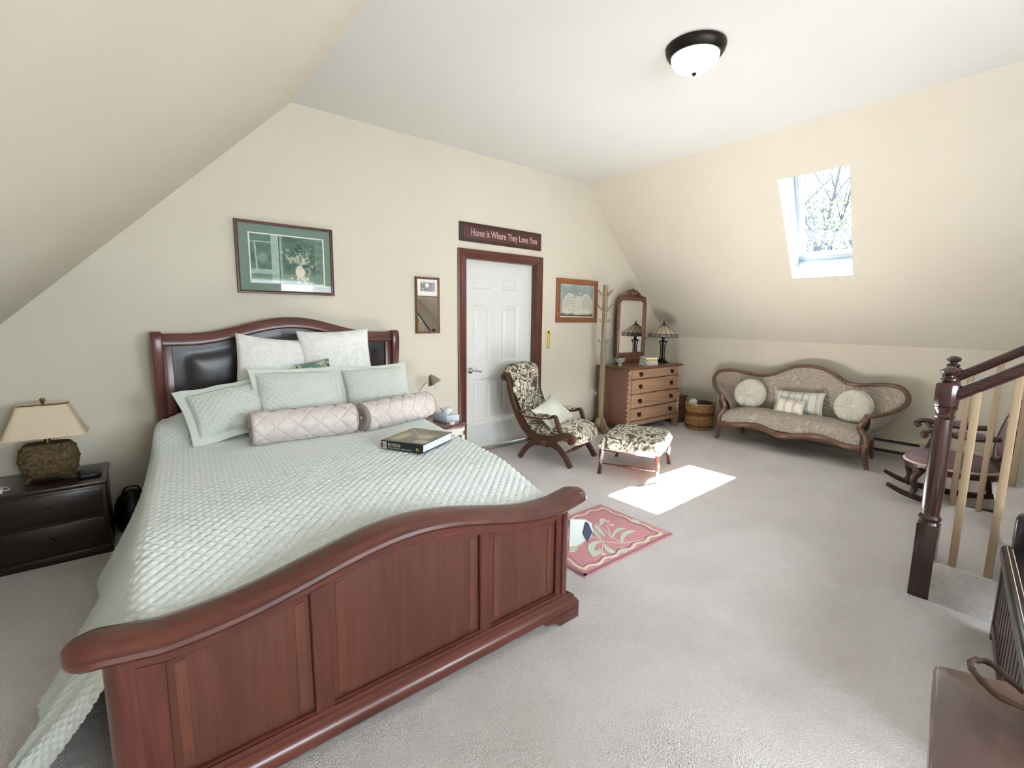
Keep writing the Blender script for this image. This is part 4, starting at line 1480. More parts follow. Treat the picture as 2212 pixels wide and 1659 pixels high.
def outlet():
    root = thing('wall_outlet', 'white wall outlet with a round plug low on the wall by the coat rack', 'outlet', (4.735, W, 0.47))
    MB().box(-0.075, 0.075, -0.007, 0, -0.060, 0.060).build('cover_plate', 'thermo_white', root, bev=0.003)
    MB().lathe([(0.0, -0.04), (0.026, -0.038), (0.030, -0.02), (0.030, -0.006)], (0.02, 0, 0.0), 18, axis=1).build('plug', 'thermo_white', root)
    MB().box(-0.055, -0.02, -0.009, -0.005, -0.02, 0.02).build('socket', 'thermo_white', root, bev=0.002)
    MB().tube(spline([(0.02, -0.035, -0.02), (0.03, -0.05, -0.14), (-0.05, -0.06, -0.30), (-0.16, -0.07, -0.40), (-0.30, -0.10, -0.462)], 8), 0.004, 8).build('cord', 'dark_print', root)
outlet()

# ------------------------------------------------------------------ dresser with mirror
wood('oak_front', '#967457', '#b8957a', 0.4, 0, 1.0, 0.15)
wood('oak_side', '#6a4a3b', '#86604f', 0.42, 2, 1.0, 0.1)
wood('oak_dark', '#5a3525', '#7d5138', 0.38, 0, 1.0, 0.2)
wood('mirror_frame_wood', '#5b3828', '#87593f', 0.4, 2, 1.5, 0.15)
plain('pull_metal', '#4a3524', 0.4, metal=0.9, var=0.15)
def dresser():
    root = thing('dresser', 'oak dresser of four drawers with rope-twist corner columns', 'dresser', (5.245, 3.755, 0))
    x0, x1, y0, y1, h = 4.675, 5.815, 3.505, 4.02, 0.862
    MB().box(x0 + 0.012, x1 - 0.012, y0 + 0.02, y1, 0.12, h - 0.026).build('carcass', 'oak_side', root, bev=0.003, world=True)
    MB().box(x0 - 0.015, x1 + 0.015, y0 - 0.015, y1 + 0.01, h - 0.026, h).build('top', 'oak_dark', root, bev=0.008, seg=3, world=True)
    zs = [0.838, 0.712, 0.528, 0.347, 0.185]
    for k in range(4):
        dr = MB().box(x0 + 0.062, x1 - 0.062, y0 + 0.004, y0 + 0.03, zs[k + 1] + 0.006, zs[k] - 0.006).build('drawer', 'oak_front', root, bev=0.004, world=True)
        zc = (zs[k] + zs[k + 1]) / 2 - 0.006
        for xc in (4.905, 5.585):
            b = MB().prism([(-0.040, 0.012), (-0.030, 0.030), (-0.016, 0.022), (0.0, 0.034), (0.016, 0.022), (0.030, 0.030), (0.040, 0.012), (0.026, -0.006), (0.012, -0.022), (0.0, -0.030), (-0.012, -0.022), (-0.026, -0.006)], lambda a, c, d: (xc + a - 5.245, y0 + d - 3.755, zc + c), -0.001, 0.006)
            b.tube(spline([(xc - 0.028 - 5.245, y0 - 3.755 - 0.002, zc + 0.012), (xc - 0.024 - 5.245, y0 - 3.755 - 0.014, zc - 0.012), (xc - 5.245, y0 - 3.755 - 0.017, zc - 0.020), (xc + 0.024 - 5.245, y0 - 3.755 - 0.014, zc - 0.012), (xc + 0.028 - 5.245, y0 - 3.755 - 0.002, zc + 0.012)], 4), 0.0035, 6)
            b.build('drawer_pull', 'pull_metal', dr)
        MB().box(x0 + 0.05, x1 - 0.05, y0 + 0.002, y0 + 0.03, zs[k + 1] - 0.006, zs[k + 1] + 0.004).build('drawer_divider', 'oak_dark', root, bev=0.001, world=True)
    MB().box(x0 + 0.05, x1 - 0.05, y0 + 0.002, y0 + 0.03, 0.125, 0.182).build('base_rail', 'oak_front', root, bev=0.003, world=True)
    for xc in (x0 + 0.030, x1 - 0.030):
        g = []
        n = 20
        for i in range(90):
            z = 0.15 + 0.685 * i / 89
            tw = z * 55
            g.append([(xc + (0.021 + 0.006 * math.cos(2 * (a - tw))) * math.cos(a), y0 + 0.022 + (0.021 + 0.006 * math.cos(2 * (a - tw))) * math.sin(a), z) for a in np.linspace(0, 2 * PI, n, endpoint=False)])
        MB().surf(g, cv=True).build('rope_column', 'oak_front', root, world=True, ang=60)
    for sx in (0, 1):
        for y in (y0 + 0.005, y1 - 0.075):
            xa = x0 if sx == 0 else x1
            s = 1 if sx == 0 else -1
            pr = [(0, 0), (0, 0.15), (s * 0.17, 0.15), (s * 0.13, 0.12), (s * 0.085, 0.095), (s * 0.06, 0.05), (s * 0.055, 0)]
            MB().prism([(xa + p, q) for p, q in pr], lambda p, q, d: (p, d, q), y, y + 0.07).build('bracket_foot', 'oak_front', root, bev=0.004, world=True)
    # mirror: pedestal board, frame with shouldered arch, carved crest, plate
    mr = thing('dresser_mirror', 'tall carved wood mirror with arched crest standing on the dresser', 'mirror', (5.285, 3.95, h))
    yb, yf = 3.99, 3.945
    fx0, fx1 = 4.985, 5.585
    MB().prism([(5.06, h), (5.06, h + 0.045), (5.12, h + 0.09), (5.45, h + 0.09), (5.51, h + 0.045), (5.51, h)], lambda a, c, d: (a, d, c), yf + 0.005, yb + 0.01).build('pedestal', 'mirror_frame_wood', mr, bev=0.004, world=True)
    z0, z1 = h + 0.085, 1.735
    outer = [(fx0, z0), (fx1, z0), (fx1, z1 - 0.05), (fx1 - 0.03, z1), (fx1 - 0.09, z1 + 0.015), (fx0 + 0.09, z1 + 0.015), (fx0 + 0.03, z1), (fx0, z1 - 0.05)]
    w = 0.055
    inner = [(fx0 + w, z0 + w), (fx1 - w, z0 + w), (fx1 - w, z1 - 0.085), (fx1 - w - 0.012, z1 - 0.055), (fx1 - w - 0.045, z1 - 0.04), (fx0 + w + 0.045, z1 - 0.04), (fx0 + w + 0.012, z1 - 0.055), (fx0 + w, z1 - 0.085)]
    rings = []
    for t_, hh in ((0, 0), (0, 0.03), (0.25, 0.042), (0.6, 0.036), (0.85, 0.022), (1.0, 0.018), (1.0, 0.0)):
        rings.append([(o_[0] * (1 - t_) + i_[0] * t_, yb - hh, o_[1] * (1 - t_) + i_[1] * t_) for o_, i_ in zip(outer, inner)])
    MB().surf(rings, cv=True).build('mirror_frame', 'mirror_frame_wood', mr, world=True, ang=25)
    MB().prism([(a, c) for a, c in inner], lambda a, c, d: (a, d, c), yb - 0.014, yb - 0.006).build('mirror_plate', 'mirror_glass', mr, world=True, smooth=False)
    # scalloped carved edge down both sides
    for s, xe in ((-1, fx0), (1, fx1)):
        b = MB()
        for k in range(7):
            zc = z0 + 0.16 + k * 0.085
            b.lathe([(0.0, -0.012), (0.022, -0.010), (0.030, 0.0), (0.022, 0.010), (0.0, 0.012)], (xe - s * 0.006, yb - 0.02, zc), 12, axis=1, sx=0.75, sy=1.3)
        b.build('carved_scallops', 'mirror_frame_wood', mr, world=True)
    # crest
    cx_ = (fx0 + fx1) / 2
    cr = [(-0.30, 0.0), (-0.31, 0.03), (-0.285, 0.055), (-0.25, 0.045), (-0.235, 0.065), (-0.20, 0.06), (-0.16, 0.095), (-0.12, 0.10), (-0.09, 0.13), (-0.045, 0.132), (0.0, 0.15), (0.045, 0.132), (0.09, 0.13), (0.12, 0.10), (0.16, 0.095), (0.20, 0.06), (0.235, 0.065), (0.25, 0.045), (0.285, 0.055), (0.31, 0.03), (0.30, 0.0)]
    zc = 1.705
    MB().prism([(cx_ + a * 0.96, zc + c) for a, c in cr], lambda a, c, d: (a, d, c), yf + 0.018, yb).build('crest_board', 'mirror_frame_wood', mr, bev=0.004, world=True)
    b = MB()
    b.lathe([(0.0, -0.030), (0.020, -0.026), (0.034, -0.01), (0.036, 0.0)], (cx_, yf + 0.018, zc + 0.09), 16, axis=1)
    for s in (-1, 1):
        b.tube(spline([(cx_ + s * 0.03, yf + 0.012, zc + 0.075), (cx_ + s * 0.08, yf + 0.006, zc + 0.10), (cx_ + s * 0.12, yf + 0.008, zc + 0.06), (cx_ + s * 0.18, yf + 0.008, zc + 0.05), (cx_ + s * 0.25, yf + 0.010, zc + 0.03)], 6), [0.016] * 8 + [0.012] * 9 + [0.008] * 8, 8)
        b.tube(spline([(cx_ + s * 0.02, yf + 0.012, zc + 0.05), (cx_ + s * 0.07, yf + 0.008, zc + 0.04), (cx_ + s * 0.13, yf + 0.010, zc + 0.025)], 5), 0.010, 8)
    b.build('carved_scrolls', 'mirror_frame_wood', mr, world=True, ang=60)
dresser()

def tiffany():
    t = NT('stained_glass', 0.35, 0.5)
    mp = t.coord()
    nz = t.noise(mp, 30, 3)
    rp = t.ramp(nz, 'Fac', [(0.35, S('#d9cdb4')), (0.65, S('#b7a892'))])
    t.l(rp, 'Color', t.b, 'Base Color')
    M['stained_glass'] = t.m
    t = NT('stained_glass_border', 0.35, 0.5)
    mp = t.coord()
    nz = t.noise(mp, 60, 2)
    rp = t.ramp(nz, 'Fac', [(0.38, S('#54565c')), (0.5, S('#8b7f86')), (0.62, S('#6b5a48'))])
    t.l(rp, 'Color', t.b, 'Base Color')
    M['stained_glass_border'] = t.m
    plain('bronze_dark', '#1d2120', 0.4, metal=0.4, var=0.2)
    root = thing('table_lamp', 'stained glass table lamp with dark bronze base on the dresser', 'lamp', (5.70, 3.745, 0.862))
    MB().lathe([(0.0, 0.0), (0.085, 0.0), (0.088, 0.010), (0.070, 0.022), (0.045, 0.032), (0.034, 0.050), (0.028, 0.060), (0.0, 0.060)], (0, 0, 0), 28).build('base', 'bronze_dark', root)
    for k in range(4):
        a = PI / 4 + k * PI / 2
        d = Vector((math.cos(a), math.sin(a), 0))
        pts = [tuple(d * 0.055 + Vector((0, 0, 0.02))), tuple(d * 0.030 + Vector((0, 0, 0.06))), tuple(d * 0.026 + Vector((0, 0, 0.17))), tuple(d * 0.03 + Vector((0, 0, 0.25))), tuple(d * 0.048 + Vector((0, 0, 0.285)))]
        MB().tube(spline(pts, 5), 0.007, 8).build('column', 'bronze_dark', root)
    MB().cyl((0, 0, 0.05), (0, 0, 0.36), 0.014).build('stem', 'bronze_dark', root)
    MB().lathe([(0.01, 0.275), (0.055, 0.285), (0.058, 0.295), (0.02, 0.305), (0.018, 0.325), (0.03, 0.332), (0.012, 0.342)], (0, 0, 0), 20).build('capital', 'bronze_dark', root)
    sh = thing('lamp_shade', '', '')
    for k_ in ('label', 'category'):
        del sh[k_]
    sh.parent = root
    n = 16
    r0, r1, r2 = 0.030, 0.190, 0.198
    z0, z1, z2 = 0.512, 0.395, 0.352
    for k in range(n):
        a0, a1 = 2 * PI * k / n, 2 * PI * (k + 1) / n
        P = lambda r, a, z: (r * math.cos(a), r * math.sin(a), z)
        MB().add([P(r0, a0, z0), P(r1, a0, z1), P(r1, a1, z1), P(r0, a1, z0), P(r0 - .002, a0, z0 - .003), P(r1 - .002, a0, z1 - .003), P(r1 - .002, a1, z1 - .003), P(r0 - .002, a1, z0 - .003)], [(0, 1, 2, 3), (7, 6, 5, 4)]).build('glass_panel', 'stained_glass', sh, smooth=False)
        MB().add([P(r1, a0, z1), P(r2, a0, z2), P(r2, a1, z2), P(r1, a1, z1), P(r1 - .003, a0, z1), P(r2 - .003, a0, z2), P(r2 - .003, a1, z2), P(r1 - .003, a1, z1)], [(0, 1, 2, 3), (7, 6, 5, 4)]).build('border_panel', 'stained_glass_border', sh, smooth=False)
        MB().tube([P(r0, a0, z0), P(r1, a0, z1), P(r2, a0, z2)], 0.0032, 6).build('lead_came', 'bronze_dark', sh)
    for r_, z in ((r1, z1), (r2, z2)):
        MB().tube([(r_ * math.cos(2 * PI * k / n), r_ * math.sin(2 * PI * k / n), z) for k in range(n)], 0.0035, 6, closed=True).build('lead_rim', 'bronze_dark', sh)
    MB().lathe([(0.034, 0.508), (0.032, 0.520), (0.012, 0.532), (0.006, 0.545), (0.010, 0.556), (0.004, 0.572), (0.0, 0.580)], (0, 0, 0), 16).build('finial', 'bronze_dark', root)
tiffany()

plain('bk_cream', '#dcd6c6', 0.6, var=0.03)
plain('bk_green', '#8e9a62', 0.6, var=0.05)
plain('bk_yellow', '#d2c24e', 0.6, var=0.05)
plain('bk_white', '#e6e2d8', 0.6, var=0.03)
def dresser_books():
    z = 0.862
    specs = [('bk_cream', 0.026, 0.20, 0.145, 4, 'pale cream book at the bottom of the stack on the dresser'),
             ('bk_white', 0.028, 0.185, 0.14, -3, 'white book second from the bottom of the stack on the dresser'),
             ('bk_yellow', 0.022, 0.19, 0.135, 6, 'yellow book in the upper part of the stack on the dresser'),
             ('bk_cream', 0.020, 0.18, 0.13, -5, 'slim cream book on top of the stack on the dresser')]
    for m, h, w, d, a, lab in specs:
        r = thing('book', lab, 'book', (5.235, 3.640, z), rz=R(a - 12), group='books stacked on the dresser')
        MB().box(-w / 2 + 0.004, w / 2 - 0.004, -d / 2 + 0.004, d / 2 - 0.002, 0.002, h - 0.002).build('pages', 'paper_edge', r, smooth=False)
        MB().box(-w / 2, w / 2, -d / 2, d / 2, 0, 0.003).box(-w / 2, w / 2, -d / 2, d / 2, h - 0.003, h).box(-w / 2, w / 2, -d / 2 - 0.001, -d / 2 + 0.004, 0.0, h).build('cover', m, r, smooth=False)
        z += h + 0.0005
dresser_books()
plain('crystal', '#c3ccc8', 0.1, 0.8, var=0.1)
def crystal_dish():
    r = thing('glass_dish', 'small ruffled crystal dish at the left end of the dresser top', 'dish', (4.83, 3.78, 0.862))
    g = []
    for r_, z in ((0.030, 0.0), (0.034, 0.012), (0.022, 0.024), (0.045, 0.040), (0.070, 0.060), (0.085, 0.085), (0.080, 0.084), (0.064, 0.062), (0.030, 0.046), (0.002, 0.042)):
        g.append([(r_ * (1 + 0.10 * math.sin(8 * q) * (z > 0.05)) * math.cos(q), r_ * (1 + 0.10 * math.sin(8 * q) * (z > 0.05)) * math.sin(q) * 0.7, z + 0.008 * math.sin(8 * q) * (z > 0.07)) for q in np.linspace(0, 2 * PI, 48, endpoint=False)])
    MB().surf(g, cv=True).build('bowl', 'crystal', r, ang=40)
    MB().lathe([(0.0, 0.05), (0.03, 0.055), (0.036, 0.075), (0.02, 0.095), (0.0, 0.10)], (0.01, 0, 0), 10).build('ornament', 'crystal', r, ang=10)
crystal_dish()

def side_box():
    root = thing('wooden_box', 'small reddish wooden cabinet standing between dresser and basket', 'cabinet', (6.03, 3.72, 0))
    MB().box(-0.115, 0.10, -0.13, 0.13, 0.03, 0.36).build('body', 'oak_side', root, bev=0.004)
    MB().box(-0.125, 0.11, -0.14, 0.14, 0.36, 0.385).build('top', 'oak_dark', root, bev=0.005)
    MB().box(-0.12, 0.105, -0.135, 0.135, 0.0, 0.04).build('plinth', 'oak_dark', root, bev=0.004)
    d = MB().box(-0.09, 0.075, -0.142, -0.130, 0.06, 0.34).build('door_panel', 'oak_side', root, bev=0.003)
    MB().lathe([(0.0, -0.162), (0.010, -0.16), (0.012, -0.152), (0.006, -0.145), (0.006, -0.14)], (-0.07, 0, 0.23), 12, axis=1).build('knob', 'pull_metal', d)
side_box()

# ------------------------------------------------------------------ coat rack
wood('rack_wood', '#8f7f66', '#b8a88c', 0.5, 2, 1.0, 0.05)
def coat_rack():
    root = thing('coat_rack', 'slim blond wood coat rack with pegs beside the dresser', 'coat rack', (4.583, 3.855, 0))
    MB().box(-0.024, 0.024, -0.024, 0.024, 0.05, 1.862).build('post', 'rack_wood', root, bev=0.004)
    for z in (1.70, 1.52):
        for k in range(4):
            a = k * PI / 2
            d = Vector((math.cos(a), math.sin(a), 0))
            p0 = d * 0.02 + Vector((0, 0, z + (0.02 if k % 2 else 0)))
            MB().cyl(tuple(p0), tuple(p0 + d * 0.10 + Vector((0, 0, 0.085))), 0.011, 0.009, 10).build('peg', 'rack_wood', root)
    for z in (1.42, 1.17):
        for k in range(4):
            a = k * PI / 2
            d = Vector((math.cos(a), math.sin(a), 0))
            pts = [tuple(d * 0.027 + Vector((0, 0, z + 0.02))), tuple(d * 0.03 + Vector((0, 0, z - 0.005))), tuple(d * 0.055 + Vector((0, 0, z - 0.012))), tuple(d * 0.075 + Vector((0, 0, z + 0.008))), tuple(d * 0.078 + Vector((0, 0, z + 0.03)))]
            MB().tube(spline(pts, 4), 0.004, 8).build('metal_hook', 'nickel', root)
    pr = [(0.024, 0.0), (0.225, 0.0), (0.236, 0.012), (0.232, 0.03), (0.19, 0.045), (0.13, 0.07), (0.09, 0.12), (0.06, 0.19), (0.045, 0.205), (0.024, 0.205)]
    for k in range(4):
        a = k * PI / 2
        c, s = math.cos(a), math.sin(a)
        MB().prism(pr, lambda p, q, d: (p * c - d * s, p * s + d * c, q), -0.014, 0.014).build('foot', 'rack_wood', root, bev=0.004)
coat_rack()

# ------------------------------------------------------------------ leaf-print chair and ottoman
def leaf_fabric(name, s=1.0):
    t = NT(name, 0.85, 0.15)
    mp = t.coord((s, s, s))
    nz = t.noise(mp, 7, 2, 0.5)
    mixv = t.n('ShaderNodeMixRGB', blend_type='LINEAR_LIGHT')
    mixv.inputs[0].default_value = 0.16
    t.l(mp, 'Vector', mixv, 1)
    t.l(nz, 'Color', mixv, 2)
    # curling leaf strokes: two strongly distorted wave systems
    rps = []
    for sc, rot, di in ((4.6, (0.4, 0.3, 0.7), 9.0), (5.6, (1.2, 0.8, 2.0), 11.0)):
        st = t.n('ShaderNodeMapping')
        st.inputs['Rotation'].default_value = rot
        t.l(mixv, 0, st, 'Vector')
        wv = t.n('ShaderNodeTexWave')
        wv.inputs['Scale'].default_value = sc
        wv.inputs['Distortion'].default_value = di
        wv.inputs['Detail'].default_value = 1.5
        wv.inputs['Detail Scale'].default_value = 1.6
        t.l(st, 'Vector', wv, 'Vector')
        rps.append(wv)
    c1 = t.ramp(rps[0], 'Fac', [(0.10, S('#5f5849')), (0.24, S('#968d79')), (0.36, S('#d3cbb7')), (0.70, S('#e6e0d0')), (0.92, S('#bdb39c'))])
    c2 = t.ramp(rps[1], 'Fac', [(0.06, S('#6f6857')), (0.20, S('#bdb39f')), (0.32, (1, 1, 1)), (1.0, (1, 1, 1))])
    mu = t.n('ShaderNodeMixRGB', blend_type='MULTIPLY')
    mu.inputs[0].default_value = 0.85
    t.l(c1, 'Color', mu, 1)
    t.l(c2, 'Color', mu, 2)
    t.l(mu, 0, t.b, 'Base Color')
    t.b.inputs['Sheen Weight'].default_value = 0.2
    M[name] = t.m
leaf_fabric('leaf_fabric')
leaf_fabric('leaf_fabric_small', 1.35)
wood('chair_walnut', '#3a2117', '#5e3a29', 0.35, 0, 1.5, 0.25)
plain('cream_cushion', '#d8d8cb', 0.85, var=0.08, vs=10)
plain('gimp_trim', '#b9a88a', 0.7, var=0.05)

def ribbon(b, path, widths, fn, d0, d1):
    """flat shaped timber: 2D centreline with width, extruded d0..d1"""
    P = [np.array(p, float) for p in path]
    m = len(P)
    w = widths if isinstance(widths, (list, tuple)) else [widths] * m
    L, Rr = [], []
    for i in range(m):
        d = P[min(i + 1, m - 1)] - P[max(i - 1, 0)]
        d /= np.linalg.norm(d) + 1e-9
        nrm = np.array([-d[1], d[0]])
        wi = np.interp(i / (m - 1), np.linspace(0, 1, len(w)), w)
        L.append(P[i] + nrm * wi / 2)
        Rr.append(P[i] - nrm * wi / 2)
    # as quads so strongly curved timber stays clean
    for i in range(m - 1):
        q = [L[i], L[i + 1], Rr[i + 1], Rr[i]]
        vs = [fn(a, c, d0) for a, c in q] + [fn(a, c, d1) for a, c in q]
        fs = [(3, 2, 1, 0), (4, 5, 6, 7), (0, 1, 5, 4), (2, 3, 7, 6)]
        if i == 0:
            fs.append((3, 0, 4, 7))
        if i == m - 2:
            fs.append((1, 2, 6, 5))
        b.add(vs, fs)
    return b

def slipper_chair():
    root = thing('armchair', 'low scroll-frame walnut armchair in leaf-print fabric beside the bed', 'armchair', (3.141, 3.3735, 0), rz=math.atan2(-0.968, 0.25))
    Wd = 0.56
    back = spline([(-0.488, 0.812), (-0.520, 0.805), (-0.528, 0.840), (-0.495, 0.858), (-0.458, 0.825), (-0.440, 0.745), (-0.412, 0.635), (-0.360, 0.515), (-0.300, 0.405), (-0.228, 0.318), (-0.140, 0.262), (-0.030, 0.242), (0.090, 0.252), (0.190, 0.292), (0.262, 0.322), (0.322, 0.308), (0.338, 0.275), (0.310, 0.252), (0.288, 0.272), (0.302, 0.288)], 5)
    wd = [0.026, 0.028, 0.03, 0.034, 0.040, 0.045, 0.052, 0.060, 0.070, 0.075, 0.060, 0.045, 0.034, 0.030, 0.024]
    fl = spline([(0.0, 0.225), (0.11, 0.205), (0.195, 0.155), (0.262, 0.080), (0.312, 0.002)], 5)
    rl = spline([(0.0, 0.225), (-0.12, 0.188), (-0.205, 0.128), (-0.262, 0.060), (-0.295, 0.002)], 5)
    arm = spline([(-0.345, 0.505), (-0.28, 0.470), (-0.19, 0.452), (-0.05, 0.455), (0.06, 0.468), (0.10, 0.488), (0.128, 0.480), (0.148, 0.430), (0.172, 0.370), (0.205, 0.325), (0.205, 0.282)], 5)
    for d0, d1, s in ((0.0, 0.045, -1), (Wd - 0.045, Wd, 1)):
        fn = lambda a, c, d: (a, d, c)
        ribbon(MB(), back, wd, fn, d0, d1).build('side_frame', 'chair_walnut', root, bev=0.006)
        ribbon(MB(), fl, [0.085, 0.06, 0.052, 0.048, 0.046], fn, d0 + 0.001, d1 - 0.001).build('leg', 'chair_walnut', root, bev=0.006)
        ribbon(MB(), rl, [0.085, 0.06, 0.052, 0.048, 0.046], fn, d0 + 0.001, d1 - 0.001).build('leg', 'chair_walnut', root, bev=0.006)
        ribbon(MB(), arm, [0.02, 0.022, 0.022, 0.026, 0.034, 0.036, 0.034, 0.03], fn, d0 + 0.002, d1 - 0.002).build('arm', 'chair_walnut', root, bev=0.005)
        yo = d0 - 0.008 if s < 0 else d1 + 0.008
        MB().lathe([(0.0, -0.014), (0.012, -0.013), (0.018, -0.006), (0.034, -0.004), (0.040, 0.004), (0.040, 0.012)], (-0.005, yo, 0.215), 20, axis=1).build('rosette', 'chair_walnut', root)
        yc = (d0 + d1) / 2
        g = []
        pp = spline([(-0.255, 0.475), (-0.20, 0.470), (-0.08, 0.470), (0.02, 0.474), (0.065, 0.484)], 4)
        m = len(pp)
        for i, (a, c) in enumerate(pp):
            k = math.sqrt(max(0.02, 1 - (2 * i / (m - 1) - 1) ** 4))
            g.append([(a, yc + 0.034 * k * math.cos(q), c + (0.030 * k * max(0, math.sin(q)) + 0.010 * min(0, math.sin(q)))) for q in np.linspace(0, 2 * PI, 18, endpoint=False)])
        b = MB().surf(g, cv=True)
        b.add(g[0], [tuple(range(18))]).add(g[-1], [tuple(range(18))])
        ap = b.build('arm_pad', 'leaf_fabric_small', root, ang=60)
        MB().tube([(a, yc + (s * 0.034), c - 0.004) for a, c in pp], 0.004, 6).build('gimp_trim', 'gimp_trim', ap)
    # sprung upholstery: closed profile swept across the width, crowned at the middle
    prof = spline([(-0.470, 0.760), (-0.530, 0.790), (-0.572, 0.850), (-0.560, 0.915), (-0.500, 0.952), (-0.430, 0.945), (-0.392, 0.895), (-0.385, 0.820), (-0.385, 0.720), (-0.355, 0.600), (-0.300, 0.480), (-0.235, 0.390), (-0.150, 0.345), (-0.040, 0.350), (0.080, 0.385), (0.200, 0.400), (0.300, 0.375), (0.355, 0.320), (0.360, 0.260), (0.320, 0.225), (0.240, 0.232), (0.120, 0.235), (-0.030, 0.245), (-0.150, 0.270), (-0.250, 0.350), (-0.330, 0.470), (-0.400, 0.610), (-0.440, 0.700)], 4, closed=True)
    P = np.array(prof)
    cen = np.array([np.interp(P[:, 0], [-0.6, -0.45, -0.3, -0.1, 0.4], [-0.46, -0.43, -0.33, -0.1, 0.3]), np.interp(P[:, 0], [-0.6, -0.45, -0.3, -0.1, 0.4], [0.83, 0.78, 0.43, 0.30, 0.30])]).T
    tn = np.roll(P, -1, 0) - np.roll(P, 1, 0)
    tn /= np.linalg.norm(tn, axis=1, keepdims=True)
    nr = np.stack([tn[:, 1], -tn[:, 0]], 1)
    # make the normals point outwards
    area = 0.5 * np.sum(P[:, 0] * np.roll(P[:, 1], -1) - np.roll(P[:, 0], -1) * P[:, 1])
    if area < 0:
        nr = -nr
    g = []
    for y in np.linspace(0.043, Wd - 0.043, 25):
        s = abs(y - Wd / 2) / (Wd / 2 - 0.043)
        e = -0.022 * s ** 6 + 0.022 * (1 - s * s)
        ridge = 0.004 * math.sin(y * 70)
        Q = P + nr * (e + ridge * ((P[:, 0] > 0.1) | (P[:, 1] > 0.8))[:, None])
        g.append([(q[0], float(y), q[1]) for q in Q])
    b = MB().surf(g, cv=True)
    for r_ in (g[0], g[-1]):
        b.add(r_, [tuple(range(len(r_)))])
    b.build('upholstery', 'leaf_fabric', root, ang=70)
    # turned stretcher between the legs
    prs = [(0.009, 0.0), (0.010, 0.10), (0.016, 0.13), (0.010, 0.15), (0.018, 0.19), (0.020, 0.25), (0.018, 0.31), (0.010, 0.35), (0.016, 0.37), (0.010, 0.40), (0.009, 0.50)]
    MB().lathe(prs, (0.215, 0.03, 0.125), 12, axis=1).build('stretcher', 'chair_walnut', root)
    MB().lathe(prs, (-0.215, 0.03, 0.125), 12, axis=1).build('stretcher', 'chair_walnut', root)
slipper_chair()
pillow('throw_pillow', 'cream throw pillow slouched in the lap of the armchair', 'pillow', (3.335, 3.44, 0.475), (R(-50), R(-16), R(16)), 0.40, 0.34, 0.12, 'cream_cushion', seed=17, n=36, wav=0.006, pinch=0.10)

def ottoman():
    root = thing('ottoman', 'square tufted leaf-print ottoman on turned walnut legs in front of the armchair', 'ottoman', (3.75, 2.693, 0), rz=R(-65.8))
    a, c = 0.285, 0.345
    n = 61
    u = np.linspace(-1, 1, n)
    U, V = np.meshgrid(u, u, indexing='ij')
    def rounded(U, V):
        k = 1 - 0.04 * (U ** 2) * (V ** 2)
        return U * a * k, V * c * k
    X, Y_ = rounded(U, V)
    e = (np.clip(1 - np.abs(U) ** 7, 0, 1) * np.clip(1 - np.abs(V) ** 7, 0, 1)) ** 0.5
    Z = 0.300 + 0.085 * e
    for i in range(3):
        for j in range(4):
            dx, dy = -0.62 + 0.62 * i, -0.72 + 0.48 * j
            d2 = ((U - dx) * a) ** 2 + ((V - dy) * c) ** 2
            Z = Z - 0.030 * np.exp(-d2 / 0.0012)
    Z = Z + 0.005 * np.cos(U * 15) * np.cos(V * 20) * e
    top = np.stack([X, Y_, Z], -1)
    # skirt sides: ring downwards
    bo = [(i, 0) for i in range(n)] + [(n - 1, j) for j in range(1, n)] + [(i, n - 1) for i in range(n - 2, -1, -1)] + [(0, j) for j in range(n - 2, 0, -1)]
    ring = np.array([top[i, j] for i, j in bo])
    b = MB()
    b.surf(top.tolist())
    rings = [ring]
    cent = np.array([0, 0, 0])
    for k, (s, z) in enumerate(((1.025, 0.290), (1.035, 0.275), (1.02, 0.258), (0.99, 0.246), (0.90, 0.243))):
        r_ = ring * np.array([s, s, 0]) + np.array([0, 0, z])
        wob = 1 + 0.008 * np.sin(np.arange(len(ring)) * 0.7)
        r_[:, :2] *= wob[:, None]
        rings.append(r_)
    b.surf([r_.tolist() for r_ in rings], cv=True)
    b.build('tufted_cushion', 'leaf_fabric', root, ang=70)
    for i in range(3):
        for j in range(4):
            dx, dy = -0.62 + 0.62 * i, -0.72 + 0.48 * j
            MB().lathe([(0.0, 0.008), (0.008, 0.006), (0.011, 0.0), (0.008, -0.004)], (dx * a, dy * c, 0.350), 10).build('tuft_button', 'leaf_fabric_small', root)
    MB().box(-a + 0.02, a - 0.02, -c + 0.02, c - 0.02, 0.225, 0.262).build('frame', 'chair_walnut', root, bev=0.005)
    for sx in (-1, 1):
        for sy in (-1, 1):
            x, y = sx * (a - 0.028), sy * (c - 0.03)
            pts = spline([(x - sx * 0.01, y, 0.262), (x, y, 0.17), (x + sx * 0.002, y, 0.08), (x + sx * 0.012, y + sy * 0.005, 0.0)], 4)
            MB().tube(pts, [0.024, 0.023, 0.022, 0.021, 0.020, 0.019, 0.018, 0.018, 0.017, 0.017, 0.018, 0.019, 0.020], 4, flat=(1.1, 1.1)).build('leg', 'chair_walnut', root)
    prs = [(0.007, 0.0), (0.008, 0.15), (0.013, 0.165), (0.008, 0.18), (0.013, 0.20), (0.015, 0.235), (0.015, 0.27), (0.013, 0.30), (0.008, 0.325), (0.013, 0.34), (0.008, 0.355), (0.007, 0.50)]
    L = 2 * (a - 0.028)
    for sy in (-1, 1):
        MB().lathe([(r_, -L / 2 + L * h / 0.5) for r_, h in prs], (0, sy * (c - 0.03), 0.105), 10, axis=0).build('stretcher', 'chair_walnut', root)
ottoman()

